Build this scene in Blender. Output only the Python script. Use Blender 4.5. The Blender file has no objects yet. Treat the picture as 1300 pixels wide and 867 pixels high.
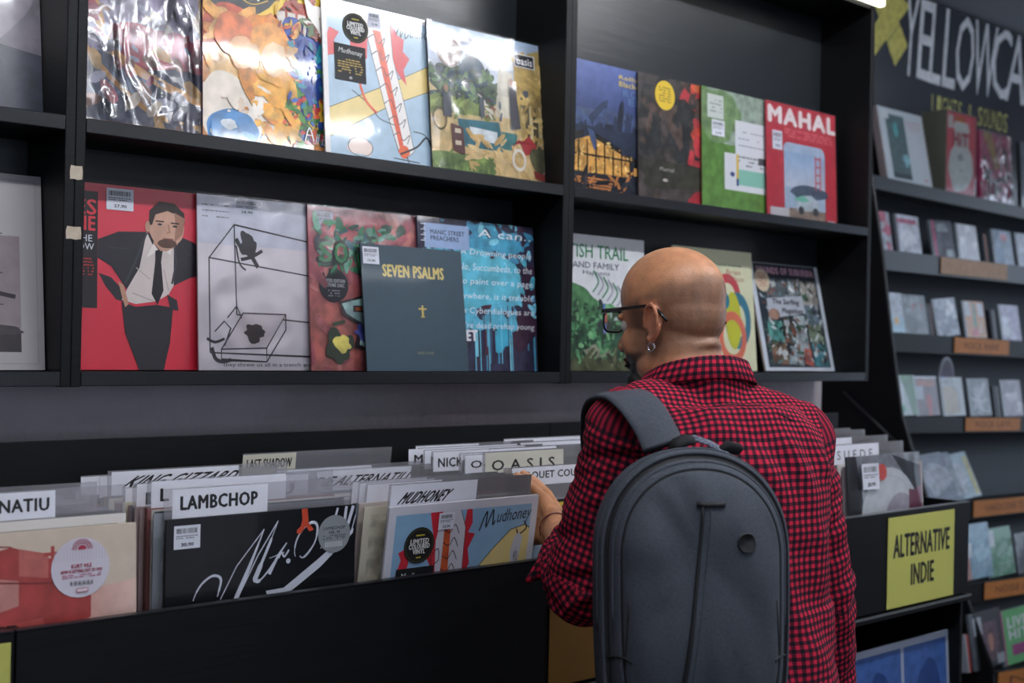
import bpy, bmesh, math, random
from mathutils import Vector, Matrix, noise
random.seed(7)
R = math.radians
SC = bpy.context.scene
COL = SC.collection

# ---------------- camera ----------------
CZ = 1.45                    # eye height
TH, F = R(41.0), 1543.0      # heading (from +Y towards +X), focal length in px of the 1300 frame
ROLL, PITCH = 0.0200, math.atan(5.5/1543)
F0 = Vector((math.sin(TH)*math.cos(PITCH), math.cos(TH)*math.cos(PITCH), math.sin(PITCH)))
R0 = Vector((math.cos(TH), -math.sin(TH), 0))
U0 = R0.cross(F0)
RR = R0*math.cos(ROLL) + U0*math.sin(ROLL)
UU = U0*math.cos(ROLL) - R0*math.sin(ROLL)
cd = bpy.data.cameras.new('camera'); cam = bpy.data.objects.new('camera', cd); COL.objects.link(cam)
cd.sensor_width = 36.0; cd.lens = 36.0*F/1300; cd.clip_start = 0.02
M = Matrix((RR, UU, -F0)).transposed().to_4x4(); M.translation = (0, 0, CZ)
cam.matrix_world = M
cd.dof.use_dof = True; cd.dof.focus_distance = 2.0; cd.dof.aperture_fstop = 4.0
SC.camera = cam

def ray(px, py): return (F0 + RR*((px-650)/F) + UU*((433.5-py)/F))
def P(px, py, Y):            # point seen at a pixel on the plane y = Y
    d = ray(px, py); return Vector((0, 0, CZ)) + d*(Y/d.y)
def PZ(px, py, Z):           # point seen at a pixel at a depth Z along the view
    return Vector((0, 0, CZ)) + ray(px, py)*Z

# ---------------- world, exposure, large lights ----------------
w = bpy.data.worlds.new('world'); SC.world = w; w.use_nodes = True
w.node_tree.nodes['Background'].inputs[0].default_value = (0.62, 0.74, 1, 1)
w.node_tree.nodes['Background'].inputs[1].default_value = 0.05
SC.view_settings.view_transform = 'Standard'; SC.view_settings.look = 'None'
SC.view_settings.gamma = 1; SC.view_settings.use_curve_mapping = False
SC.view_settings.exposure = 0.55
TUBE = 68.0                  # emission of the ceiling tubes

DAYS = 1.3                   # emission of the right wall daylight and the added front fill

# ---------------- helpers ----------------
def lin(c):
    if isinstance(c, str):
        c = c.lstrip('#'); c = c if len(c) == 6 else ''.join(x+x for x in c); c = [int(c[i:i+2], 16)/255 for i in (0, 2, 4)]
        return tuple((x/12.92 if x <= .04045 else ((x+.055)/1.055)**2.4) for x in c)
    return tuple(c)
def mat(name, col, rough=.5, metal=0, coat=0, bump=None, var=None, spec=.5, crough=.08, sheen=0):
    m = bpy.data.materials.new(name); m.use_nodes = True; nt = m.node_tree; b = nt.nodes['Principled BSDF']
    b.inputs['Base Color'].default_value = (*lin(col), 1)
    b.inputs['Roughness'].default_value = rough; b.inputs['Metallic'].default_value = metal
    b.inputs['Coat Weight'].default_value = coat; b.inputs['Coat Roughness'].default_value = crough
    b.inputs['Specular IOR Level'].default_value = spec
    if sheen: b.inputs['Sheen Weight'].default_value = sheen
    tc = nt.nodes.new('ShaderNodeTexCoord')
    if bump:                 # (scale xyz, strength, distance)
        mp = nt.nodes.new('ShaderNodeMapping'); mp.inputs['Scale'].default_value = bump[0]
        nz = nt.nodes.new('ShaderNodeTexNoise'); nz.inputs['Scale'].default_value = 1; nz.inputs['Detail'].default_value = 5
        bp = nt.nodes.new('ShaderNodeBump'); bp.inputs['Strength'].default_value = bump[1]; bp.inputs['Distance'].default_value = bump[2]
        nt.links.new(tc.outputs['Object'], mp.inputs[0]); nt.links.new(mp.outputs[0], nz.inputs['Vector'])
        nt.links.new(nz.outputs[0], bp.inputs['Height']); nt.links.new(bp.outputs[0], b.inputs['Normal'])
    if var:                  # (scale xyz, second colour)
        mp = nt.nodes.new('ShaderNodeMapping'); mp.inputs['Scale'].default_value = var[0]
        nz = nt.nodes.new('ShaderNodeTexNoise'); nz.inputs['Scale'].default_value = 1; nz.inputs['Detail'].default_value = 6
        mx = nt.nodes.new('ShaderNodeMix'); mx.data_type = 'RGBA'
        mx.inputs[6].default_value = (*lin(col), 1); mx.inputs[7].default_value = (*lin(var[1]), 1)
        rp = nt.nodes.new('ShaderNodeMapRange'); rp.inputs[1].default_value = .35; rp.inputs[2].default_value = .65
        nt.links.new(tc.outputs['Object'], mp.inputs[0]); nt.links.new(mp.outputs[0], nz.inputs['Vector'])
        nt.links.new(nz.outputs[0], rp.inputs[0]); nt.links.new(rp.outputs[0], mx.inputs[0]); nt.links.new(mx.outputs[2], b.inputs['Base Color'])
    return m
def print_mat(name, rough, coat, bump=0, bscale=(6, 6, 6)):
    m = bpy.data.materials.new(name); m.use_nodes = True; nt = m.node_tree; b = nt.nodes['Principled BSDF']
    b.inputs['Roughness'].default_value = rough; b.inputs['Coat Weight'].default_value = coat; b.inputs['Coat Roughness'].default_value = .06
    a = nt.nodes.new('ShaderNodeAttribute'); a.attribute_name = 'Col'
    tc = nt.nodes.new('ShaderNodeTexCoord'); nz = nt.nodes.new('ShaderNodeTexNoise'); nz.inputs['Scale'].default_value = 38; nz.inputs['Detail'].default_value = 4
    nt.links.new(tc.outputs['Object'], nz.inputs['Vector'])
    mr = nt.nodes.new('ShaderNodeMapRange'); mr.inputs[1].default_value = .36; mr.inputs[2].default_value = .64; mr.inputs[3].default_value = .15; mr.inputs[4].default_value = 1.6
    nt.links.new(nz.outputs[0], mr.inputs[0])
    mx = nt.nodes.new('ShaderNodeMix'); mx.inputs[3].default_value = 1.0   # float: alpha 1 = even colour, alpha 0 = mottled
    nt.links.new(a.outputs['Alpha'], mx.inputs[0]); nt.links.new(mr.outputs[0], mx.inputs[2])
    sc = nt.nodes.new('ShaderNodeVectorMath'); sc.operation = 'SCALE'
    nt.links.new(a.outputs['Color'], sc.inputs[0]); nt.links.new(mx.outputs[0], sc.inputs['Scale']); nt.links.new(sc.outputs[0], b.inputs['Base Color'])
    if bump:
        mp = nt.nodes.new('ShaderNodeMapping'); mp.inputs['Scale'].default_value = bscale
        n2 = nt.nodes.new('ShaderNodeTexNoise'); n2.inputs['Scale'].default_value = 1; n2.inputs['Detail'].default_value = 3
        bp = nt.nodes.new('ShaderNodeBump'); bp.inputs['Strength'].default_value = bump; bp.inputs['Distance'].default_value = .01
        nt.links.new(tc.outputs['Object'], mp.inputs[0]); nt.links.new(mp.outputs[0], n2.inputs['Vector']); nt.links.new(n2.outputs[0], bp.inputs['Height'])
        nt.links.new(bp.outputs[0], b.inputs['Coat Normal'])
    return m
def clear_mat(name, tint, gloss, rough, bump, scale, haze=0.0, hazecol='#cfd4e0', dist=.012):
    m = bpy.data.materials.new(name); m.use_nodes = True; nt = m.node_tree; nt.nodes.clear()
    o = nt.nodes.new('ShaderNodeOutputMaterial'); t = nt.nodes.new('ShaderNodeBsdfTransparent'); t.inputs[0].default_value = (*tint, 1)
    g = nt.nodes.new('ShaderNodeBsdfAnisotropic'); g.inputs['Roughness'].default_value = rough
    d = nt.nodes.new('ShaderNodeBsdfDiffuse'); d.inputs[0].default_value = (*lin(hazecol), 1)
    x = nt.nodes.new('ShaderNodeMixShader'); x0 = nt.nodes.new('ShaderNodeMixShader'); x0.inputs[0].default_value = haze
    nt.links.new(t.outputs[0], x0.inputs[1]); nt.links.new(d.outputs[0], x0.inputs[2])
    fr = nt.nodes.new('ShaderNodeFresnel'); fr.inputs[0].default_value = 1.5
    ad = nt.nodes.new('ShaderNodeMath'); ad.operation = 'MULTIPLY'; ad.inputs[1].default_value = gloss; ad.use_clamp = True
    nt.links.new(fr.outputs[0], ad.inputs[0]); nt.links.new(ad.outputs[0], x.inputs[0]); nt.links.new(x0.outputs[0], x.inputs[1]); nt.links.new(g.outputs[0], x.inputs[2]); nt.links.new(x.outputs[0], o.inputs[0])
    if bump:
        tc = nt.nodes.new('ShaderNodeTexCoord'); mp = nt.nodes.new('ShaderNodeMapping'); mp.inputs['Scale'].default_value = scale; mp.inputs['Rotation'].default_value = (0, .7, 0)
        n2 = nt.nodes.new('ShaderNodeTexNoise'); n2.inputs['Scale'].default_value = 1; n2.inputs['Detail'].default_value = 3; n2.inputs['Distortion'].default_value = 1.3
        try: n2.noise_type = 'RIDGED_MULTIFRACTAL'
        except Exception: pass
        bp = nt.nodes.new('ShaderNodeBump'); bp.inputs['Strength'].default_value = bump; bp.inputs['Distance'].default_value = dist
        nt.links.new(tc.outputs['Object'], mp.inputs[0]); nt.links.new(mp.outputs[0], n2.inputs['Vector']); nt.links.new(n2.outputs[0], bp.inputs['Height'])
        nt.links.new(bp.outputs[0], g.inputs['Normal']); nt.links.new(bp.outputs[0], fr.inputs['Normal'])
    return m

BLACK = mat('black_ash_melamine', '#0d0e11', .5, bump=((6, 6, 120), .15, .003), var=((6, 6, 90), '#090a0c'), spec=.25)
BLACKBACK = mat('black_back_board', '#20252a', .32, bump=((4, 4, 60), .2, .003), spec=.6)
EDGE = mat('black_edge_band', '#171a1f', .35, spec=.5)
WALLM = mat('rough_grey_plaster', '#cfc6cb', .85, bump=((60, 60, 60), .5, .006), var=((5, 5, 5), '#bdb5b9'))
CEILM = mat('ceiling_paint', '#8f9299', .9, bump=((30, 30, 30), .2, .002))
FLOORM = mat('floor_vinyl', '#4c4a49', .45, bump=((3, 3, 3), .2, .002), var=((4, 4, 4), '#3a3837'))
PRINT = print_mat('printed_card', .45, .35)
GLOSS = print_mat('printed_card_in_clear_sleeve', .3, 1.0, .10, (9, 9, 5))
PAPER = print_mat('matt_paper_print', .6, 0)
CRINK = print_mat('printed_card_in_creased_film', .35, .55, .6, (26, 26, 14))
WRAP = clear_mat('crinkled_film', (.96, .97, 1), 4.0, .16, 1.0, (14, 14, 7), .05, dist=.025)
WRAP2 = clear_mat('loose_film', (.99, .99, 1), .8, .12, .35, (8, 8, 5), .02, dist=.010)
SHEET = clear_mat('clear_divider_plastic', (.93, .93, .95), 1.5, .15, .15, (4, 4, 4), .24, '#d6d5dc')
TUBEM = bpy.data.materials.new('lit_tube'); TUBEM.use_nodes = True
b_ = TUBEM.node_tree.nodes['Principled BSDF']; b_.inputs['Emission Color'].default_value = (.95, .965, 1, 1); b_.inputs['Emission Strength'].default_value = TUBE
WHITEM = mat('white_enamel', '#c9cccf', .4)

def link(o, parent=None):
    COL.objects.link(o)
    if parent is not None: o.parent = parent
    return o
def tag(o, label=None, cat=None, group=None, kind=None):
    if label: o['label'] = label
    if cat: o['category'] = cat
    if group: o['group'] = group
    if kind: o['kind'] = kind
    return o
def mesh(name, vs, fs, m, parent=None, smooth=False, loc=None, rot=None):
    me = bpy.data.meshes.new(name); me.from_pydata([tuple(v) for v in vs], [], fs); me.validate(); me.update()
    for mm in (m if isinstance(m, (list, tuple)) else [m]): me.materials.append(mm)
    if smooth: me.polygons.foreach_set('use_smooth', [True]*len(me.polygons))
    o = bpy.data.objects.new(name, me); link(o, parent)
    if loc is not None: o.location = loc
    if rot is not None: o.rotation_euler = rot
    return o
def empty(name, loc=(0, 0, 0), rot=(0, 0, 0), parent=None):
    o = bpy.data.objects.new(name, None); o.empty_display_size = .05; link(o, parent); o.location = loc; o.rotation_euler = rot; return o
def boxdata(boxes, bev=0.0):
    bm = bmesh.new()
    for (x0, y0, z0, x1, y1, z1) in boxes:
        mtx = Matrix.Translation(((x0+x1)/2, (y0+y1)/2, (z0+z1)/2)) @ Matrix.Diagonal((abs(x1-x0), abs(y1-y0), abs(z1-z0), 1))
        bmesh.ops.create_cube(bm, size=1, matrix=mtx)
    if bev: bmesh.ops.bevel(bm, geom=bm.edges[:], offset=bev, segments=1, affect='EDGES')
    return bm
def bmobj(name, bm, m, parent=None, smooth=False, loc=None, rot=None):
    me = bpy.data.meshes.new(name); bm.to_mesh(me); bm.free()
    for mm in (m if isinstance(m, (list, tuple)) else [m]): me.materials.append(mm)
    if smooth: me.polygons.foreach_set('use_smooth', [True]*len(me.polygons))
    o = bpy.data.objects.new(name, me); link(o, parent)
    if loc is not None: o.location = loc
    if rot is not None: o.rotation_euler = rot
    return o
def box(name, b, m, parent=None, bev=0.0, loc=None, rot=None): return bmobj(name, boxdata([b], bev), m, parent, loc=loc, rot=rot)
def tube(name, pts, rad, m, parent=None, seg=8, closed=False, flat=None):
    """swept tube; rad may be a list; flat = (rx, ry) scale of the section"""
    pts = [Vector(p) for p in pts]; n = len(pts); vs = []; fs = []
    up = None
    for i, p in enumerate(pts):
        if closed: t = (pts[(i+1) % n]-pts[i-1]).normalized()
        else: t = (pts[min(i+1, n-1)]-pts[max(i-1, 0)]).normalized()
        if up is None: up = t.orthogonal().normalized()
        up = (up - t*up.dot(t)).normalized(); s = t.cross(up)
        r = rad[i] if isinstance(rad, (list, tuple)) else rad
        for k in range(seg):
            a = 2*math.pi*k/seg; vs.append(p + up*math.cos(a)*r*(flat[0] if flat else 1) + s*math.sin(a)*r*(flat[1] if flat else 1))
    for i in range(n if closed else n-1):
        for k in range(seg):
            j = (i+1) % n
            fs.append((i*seg+k, i*seg+(k+1) % seg, j*seg+(k+1) % seg, j*seg+k))
    if not closed: fs += [tuple(range(seg))[::-1], tuple(range((n-1)*seg, n*seg))]
    return mesh(name, vs, fs, m, parent, True)

# ---- flat printed artwork: coloured polygons lying on the sleeve ----
_tc = {}
def textpolys(s, bold=0.0):
    k = (s, bold)
    if k not in _tc:
        c = bpy.data.curves.new('t', 'FONT'); c.body = s; c.size = 1; c.offset = 0; c.space_character = 1.0+bold*3.0; c.resolution_u = 2
        o = bpy.data.objects.new('t', c); COL.objects.link(o); bpy.context.view_layer.update()
        me = bpy.data.meshes.new_from_object(o.evaluated_get(bpy.context.evaluated_depsgraph_get()))
        v = [(a.co.x, a.co.y) for a in me.vertices]; f = [tuple(p.vertices) for p in me.polygons]
        bpy.data.objects.remove(o); bpy.data.meshes.remove(me); bpy.data.curves.remove(c)
        if v:
            x0 = min(a[0] for a in v); x1 = max(a[0] for a in v); y0 = min(a[1] for a in v); y1 = max(a[1] for a in v)
            v = [((a-x0)/max(1e-6, x1-x0), (b-y0)/max(1e-6, y1-y0)) for a, b in v]
        _tc[k] = (v, f)
    return _tc[k]
def clip(poly):
    for ax, lim, sg in ((0, 0, 1), (0, 1, -1), (1, 0, 1), (1, 1, -1)):
        if all((p[ax]-lim)*sg >= 0 for p in poly): continue
        out = []
        for i in range(len(poly)):
            a, b = poly[i-1], poly[i]; ia = (a[ax]-lim)*sg >= 0; ib = (b[ax]-lim)*sg >= 0
            if ia != ib:
                t = (lim-a[ax])/(b[ax]-a[ax]); out.append((a[0]+(b[0]-a[0])*t, a[1]+(b[1]-a[1])*t))
            if ib: out.append(b)
        poly = out
        if len(poly) < 3: return []
    return poly
class Art:
    def __init__(s, w=.315, h=.315, bg=None, n=0): 
        s.w, s.h, s.it, s.L = w, h, [], 0
        if bg: s.rect(0, 0, 1, 1, bg, n)
    def add(s, polys, c, n=0, same=False):
        if not same: s.L += 1
        for p in polys:
            q = clip(list(p))
            if len(q) >= 3: s.it.append((q, lin(c), 1-n, s.L))
        return s
    def rect(s, x0, y0, x1, y1, c, n=0): return s.add([[(x0, y0), (x1, y0), (x1, y1), (x0, y1)]], c, n)
    def poly(s, pts, c, n=0): return s.add([pts], c, n)
    def ell(s, cx, cy, rx, ry=None, c='#ffffff', n=0, seg=26):
        ry = rx if ry is None else ry
        return s.add([[(cx+rx*math.cos(2*math.pi*k/seg), cy+ry*math.sin(2*math.pi*k/seg)) for k in range(seg)]], c, n)
    def ring(s, cx, cy, r0, r1, c, n=0, a0=0, a1=360, seg=24, asp=1):
        P_ = []
        for k in range(seg):
            a, b = R(a0+(a1-a0)*k/seg), R(a0+(a1-a0)*(k+1)/seg)
            P_.append([(cx+r0*math.cos(a), cy+r0*asp*math.sin(a)), (cx+r1*math.cos(a), cy+r1*asp*math.sin(a)), (cx+r1*math.cos(b), cy+r1*asp*math.sin(b)), (cx+r0*math.cos(b), cy+r0*asp*math.sin(b))])
        return s.add(P_, c, n)
    def blob(s, cx, cy, rx, ry, c, n=0, amp=.3, sd=0, fr=1.5, seg=56):
        amp *= .7
        pts = []
        for k in range(seg):
            a = 2*math.pi*k/seg; q = 1+amp*noise.noise(Vector((math.cos(a)*fr+sd*7.3, math.sin(a)*fr, sd)))*1.6
            pts.append((cx+rx*q*math.cos(a), cy+ry*q*math.sin(a)))
        return s.add([pts], c, n)
    def dabs(s, x0, y0, x1, y1, cs, k_, sz, sd=0, n=.4, asp=1.0):     # loose brush marks
        rg = random.Random(sd); lay = []; base = s.L
        for k in range(k_):
            c = cs[k % len(cs)]
            x, y, q, w_ = rg.uniform(x0, x1), rg.uniform(y0, y1), rg.uniform(0, 3.14), sz*rg.uniform(.4, 1.3); nn = 9; ph = rg.uniform(0, 9)
            rr = w_*max(asp, .5)*1.12
            for li in range(12):
                if li == len(lay): lay.append([])
                if all((x-a)**2+(y-b)**2 > (rr+d)**2 for a, b, d in lay[li]): break
            else: continue
            lay[li].append((x, y, rr)); s.L = base+li
            s.add([[(x+w_*(math.cos(q)*math.cos(2*math.pi*j/nn)*asp-math.sin(q)*math.sin(2*math.pi*j/nn)*.5)*(1+.12*math.sin(j*2.3+ph)), y+w_*(math.sin(q)*math.cos(2*math.pi*j/nn)*asp+math.cos(q)*math.sin(2*math.pi*j/nn)*.5)*(1+.12*math.sin(j*1.7+ph))) for j in range(nn)]], c, n)
        s.L = base+len(lay)
        return s
    def grad(s, pts, c0, c1, ax=1, n=0):     # quad whose print colour runs from c0 to c1 (ax 1: upwards, 0: to the right)
        s.L += 1; lo = min(p[ax] for p in pts); hi = max(p[ax] for p in pts); a, b = lin(c0), lin(c1)
        s.it.append((list(pts), [tuple(u+(v-u)*(p[ax]-lo)/(hi-lo) for u, v in zip(a, b)) for p in pts], 1-n, s.L)); return s
    def line(s, pts, wd, c, n=0):
        asp = s.w/s.h; m_ = len(pts); E_ = []
        for i in range(m_):
            a, b = pts[max(0, i-1)], pts[min(m_-1, i+1)]; w0 = (wd[i] if isinstance(wd, (list, tuple)) else wd)/2
            dx, dy = (b[0]-a[0])*asp, b[1]-a[1]; l = math.hypot(dx, dy) or 1; nx, ny = -dy/l, dx/l
            if 0 < i < m_-1:      # mitre
                ux, uy = (pts[i][0]-a[0])*asp, pts[i][1]-a[1]; lu = math.hypot(ux, uy) or 1
                w0 /= max(.45, abs((-uy*nx+ux*ny)/lu))
            E_.append(((pts[i][0]+nx*w0/asp, pts[i][1]+ny*w0), (pts[i][0]-nx*w0/asp, pts[i][1]-ny*w0)))
        return s.add([[E_[i][0], E_[i][1], E_[i+1][1], E_[i+1][0]] for i in range(m_-1)], c, n)
    def curve(s, ctrl, wd, c, k=8):
        pts = spline(ctrl, k); ws = wd
        if isinstance(wd, (list, tuple)): ws = [wd[min(len(wd)-1, int(i*len(wd)/len(pts)))] for i in range(len(pts))]
        return s.line(pts, ws, c)
    def text(s, t, x0, y0, x1, y1, c, bold=0.01, shear=0, rise=0):
        v, f = textpolys(t, bold)
        def q(a): return (x0+(x1-x0)*a[0]+shear*(y1-y0)*a[1], y0+(y1-y0)*a[1]+rise*a[0])
        s.add([[q(v[i]) for i in p] for p in f], c)
        if bold > .012:      # heavier weight: the same letters again, shifted by a hair
            e = (y1-y0)*bold*1.7; asp = s.h/s.w
            for dx, dy in ((e*asp, 0), (-e*asp, 0), (0, e*.7), (0, -e*.7)): s.add([[(q(v[i])[0]+dx, q(v[i])[1]+dy) for i in p] for p in f], c)
        return s
    def scribble(s, x0, y0, x1, y1, c, rows=3, wd=.01, sd=0, fill=.75):     # rows of small print too fine to read
        rg = random.Random(sd*31+rows); P_ = []
        for r in range(rows):
            y = y1-(y1-y0)*(r+.5)/rows; x = x0
            while x < x1:
                l = (x1-x0)*rg.uniform(.05, .16)
                if rg.random() < fill: P_.append([(x, y-wd/2), (min(x1, x+l), y-wd/2), (min(x1, x+l), y+wd/2), (x, y+wd/2)])
                x += l+(x1-x0)*.03
        return s.add(P_, c)
    def build(s, name, m, parent=None, y=0.0, x0=None, z0=0.0, dl=3e-5):
        vs, fs, cs = [], [], []; x0 = -s.w/2 if x0 is None else x0
        for q, c, a, L in s.it:
            b = len(vs); vs += [(x0+p[0]*s.w, y-L*dl, z0+p[1]*s.h) for p in q]
            ar = sum(q[i-1][0]*q[i][1]-q[i][0]*q[i-1][1] for i in range(len(q)))
            idx = list(range(b, b+len(q))); fs.append(idx if ar > 0 else idx[::-1])
            if isinstance(c, list): cs += [(*v, a) for v in (c if ar > 0 else c[::-1])]
            else: cs += [(*c, a)]*len(q)
        me = bpy.data.meshes.new(name); me.from_pydata(vs, [], fs)
        at = me.color_attributes.new('Col', 'FLOAT_COLOR', 'CORNER')
        fl = []
        for c in cs: fl += c
        if len(at.data)*4 == len(fl): at.data.foreach_set('color', fl)
        me.materials.append(m); o = bpy.data.objects.new(name, me); link(o, parent); return o
def spline(c, k=8):
    n = len(c); out = []
    for i in range(n-1):
        p0, p1, p2, p3 = c[max(0, i-1)], c[i], c[i+1], c[min(n-1, i+2)]
        for j in range(k):
            t = j/k
            out.append(tuple(.5*((2*p1[d])+(-p0[d]+p2[d])*t+(2*p0[d]-5*p1[d]+4*p2[d]-p3[d])*t*t+(-p0[d]+3*p1[d]-3*p2[d]+p3[d])*t**3) for d in range(len(p1))))
    out.append(tuple(c[-1])); return out
# ---------------- the room ----------------
def struct(o): o['kind'] = 'structure'; return o
HZ = 2.95
struct(box('floor', (-2.2, -3.2, -.1, 7.2, 3.6, 0), FLOORM))
struct(box('ceiling', (-2.2, -3.2, HZ, 7.2, 3.6, HZ+.1), CEILM))
bm = boxdata([(-2.2, 2.075, 0, 3.0, 2.2, HZ), (2.9, 2.2, 0, 3.0, 3.35, HZ), (3.0, 3.3, 0, 7.2, 3.4, HZ)])
struct(bmobj('wall_back', bm, WALLM))
struct(box('wall_left', (-2.2, -3.2, 0, -2.1, 2.075, HZ), WALLM))
struct(box('wall_right', (7.1, -3.2, 0, 7.2, 3.3, HZ), WALLM))
struct(box('wall_front', (-2.1, -3.2, 0, 7.1, -3.1, HZ), WALLM))

# daylight opening in the right wall and an added fill pane: frame, lit pane
DAY = bpy.data.materials.new('daylight_pane'); DAY.use_nodes = True
b_ = DAY.node_tree.nodes['Principled BSDF']; b_.inputs['Base Color'].default_value = (.1, .1, .1, 1); b_.inputs['Emission Color'].default_value = (.66, .8, 1, 1); b_.inputs['Emission Strength'].default_value = DAYS
def window_or_fill(n, x0, y0, z0, x1, y1, z1, ax):
    g = struct(box('window_%d' % n, (x0, y0, z0, x1, y1, z1), DAY))
    for q in ((0, 0, .5, .5), ):
        pass
    fr = .05
    if ax == 'x': bx = [(x0-.03, y0-fr, z0-fr, x1, y1+fr, z0), (x0-.03, y0-fr, z1, x1, y1+fr, z1+fr), (x0-.03, y0-fr, z0, x1, y0, z1), (x0-.03, y1, z0, x1, y1+fr, z1), (x0-.03, (y0+y1)/2-.02, z0, x1, (y0+y1)/2+.02, z1)]
    else: bx = [(x0-fr, y0, z0-fr, x1+fr, y1+.03, z0), (x0-fr, y0, z1, x1+fr, y1+.03, z1+fr), (x0-fr, y0, z0, x0, y1+.03, z1), (x1, y0, z0, x1+fr, y1+.03, z1), ((x0+x1)/2-.02, y0, z0, (x0+x1)/2+.02, y1+.03, z1)]
    struct(bmobj('window_frame', boxdata(bx), WHITEM, g))
window_or_fill(1, 7.085, -.6, .7, 7.098, 2.0, 2.5, 'x')
window_or_fill(2, -.8, -3.098, .8, 1.8, -3.085, 2.4, 'y')  # added glowing pane in the unseen front wall, fill light only

TUBE2 = TUBEM.copy(); TUBE2.name = 'lit_tube_dim'; TUBE2.node_tree.nodes['Principled BSDF'].inputs['Emission Strength'].default_value = TUBE*.36
TUBE3 = TUBE2.copy(); TUBE3.node_tree.nodes['Principled BSDF'].inputs['Emission Strength'].default_value = TUBE*.13
# ceiling tubes: housing, tube and end caps
def ceiling_light(x, y, L, label, ang=0, m_=None):
    t = empty('ceiling_light', (x, y, HZ), (0, 0, ang))
    tag(t, label, 'ceiling light', 'fluorescent battens on the ceiling')
    box('housing', (-L/2, -.045, -.05, L/2, .045, 0), WHITEM, t, .006)
    tube('tube', [(-L/2+.03, 0, -.075), (L/2-.03, 0, -.075)], .019, m_ or TUBEM, t, 12)
    for sx in (-1, 1): box('end_cap', (sx*(L/2-.02)-.012, -.025, -.1, sx*(L/2-.02)+.012, .025, -.05), WHITEM, t, .003)
    return t
ceiling_light(.75, .60, 1.5, 'white fluorescent batten on the ceiling above the left record bins')
ceiling_light(2.75, .60, 1.5, 'white fluorescent batten on the ceiling above the right record bins')
ceiling_light(2.35, -.45, 1.5, 'white fluorescent batten on the ceiling behind the viewer, left', m_=TUBE2)
ceiling_light(3.6, -1.6, 1.5, 'white fluorescent batten on the ceiling behind the viewer, right', m_=TUBE2)
ceiling_light(5.2, 1.3, 1.5, 'white fluorescent batten on the ceiling in front of the CD rack', m_=TUBE3)

# ---------------- wall shelving: three black units side by side ----------------
YS, YB = 1.90, 2.07          # front edge and back of the shelving
ZL, ZU, ZT = CZ-.056, CZ+.346, CZ+.955
BT = .0165
def shelf_unit(xl, xr, label):
    t = empty('display_shelf_unit', ((xl+xr)/2, YB, ZL-.023)); tag(t, label, 'shelf', 'black display shelf units on the wall')
    ox, oz = t.location.x, t.location.z
    def b(n, x0, y0, z0, x1, y1, z1, m=BLACK, bv=.0012): return box(n, (x0-ox, y0-YB, z0-oz, x1-ox, y1-YB, z1-oz), m, t, bv)
    b('side_panel', xl, YS, ZL-.023, xl+BT, YB, ZT+.02); b('side_panel', xr-BT, YS, ZL-.023, xr, YB, ZT+.02)
    for z in (ZL, ZU, ZT+.02):
        b('shelf_board', xl+BT, YS+.002, z-.021, xr-BT, YB-.004, z-.0005 if z < ZT else z)
    for z in (ZL, ZU): b('front_lip', xl+BT, YS-.0008, z-.0215, xr-BT, YS+.004, z+.0015, EDGE, .001)
    b('back_panel', xl+BT, YB-.004, ZL-.02, xr-BT, YB, ZT, BLACKBACK, 0)
    return t
XA = P(98, 80, YS).x; XB = P(725.5, 85, YS).x; XC = P(1110, 90, YS).x
u1 = shelf_unit(XA-1.08, XA, 'black display shelf unit at the left edge holding a framed grey cover')
u2 = shelf_unit(XA, XB, 'black display shelf unit in the middle with the red suit portrait cover')
u3 = shelf_unit(XB, XC, 'black display shelf unit behind the man, right of the centre post')
# lamp under the top board of the right unit
t = empty('strip_light', ((XB+XC)/2, YS-.02, ZT)); tag(t, 'lit warm white strip light along the top of the right shelf unit', 'light')
STRIPM = bpy.data.materials.new('lit_strip_diffuser'); STRIPM.use_nodes = True
b_ = STRIPM.node_tree.nodes['Principled BSDF']; b_.inputs['Emission Color'].default_value = (1, .96, .8, 1); b_.inputs['Emission Strength'].default_value = 1.6
hw = (XC-XB)/2
box('diffuser', (-hw, -.012, .003, hw, .008, .031), STRIPM, t, .003)
box('housing', (-hw, -.004, .031, hw, .018, .05), WHITEM, t, .002)

# masking tape scraps on the post
TAPE = mat('old_masking_tape', '#cbbfae', .7, bump=((80, 80, 80), .5, .002), var=((40, 40, 40), '#b09f88'))
for (xa, ya, xb, yb, lab) in ((89, 211, 105, 227, 'torn cream masking tape scrap on the left post, upper one'), (84, 288, 103, 303, 'torn cream masking tape scrap on the left post, lower one')):
    p = P(xa, yb, YS-.001); q = P(xb, ya, YS-.001); W, H = q.x-p.x, q.z-p.z
    pts = [(0, 0), (.3*W, .04*H), (.62*W, -.03*H), (W, .05*H), (1.02*W, .5*H), (.97*W, H), (.5*W, .96*H), (.05*W, H), (-.03*W, .6*H)]
    vs = [(a, 0, c) for a, c in pts]+[(a, -.0007, c) for a, c in pts]; n = len(pts)
    fs = [tuple(range(n)), tuple(range(2*n-1, n-1, -1))]+[(i, i+n, (i+1) % n+n, (i+1) % n) for i in range(n)]
    tag(mesh('tape_scrap', vs, fs, TAPE, loc=(p.x, YS-.0003, p.z)), lab, 'tape')

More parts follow.
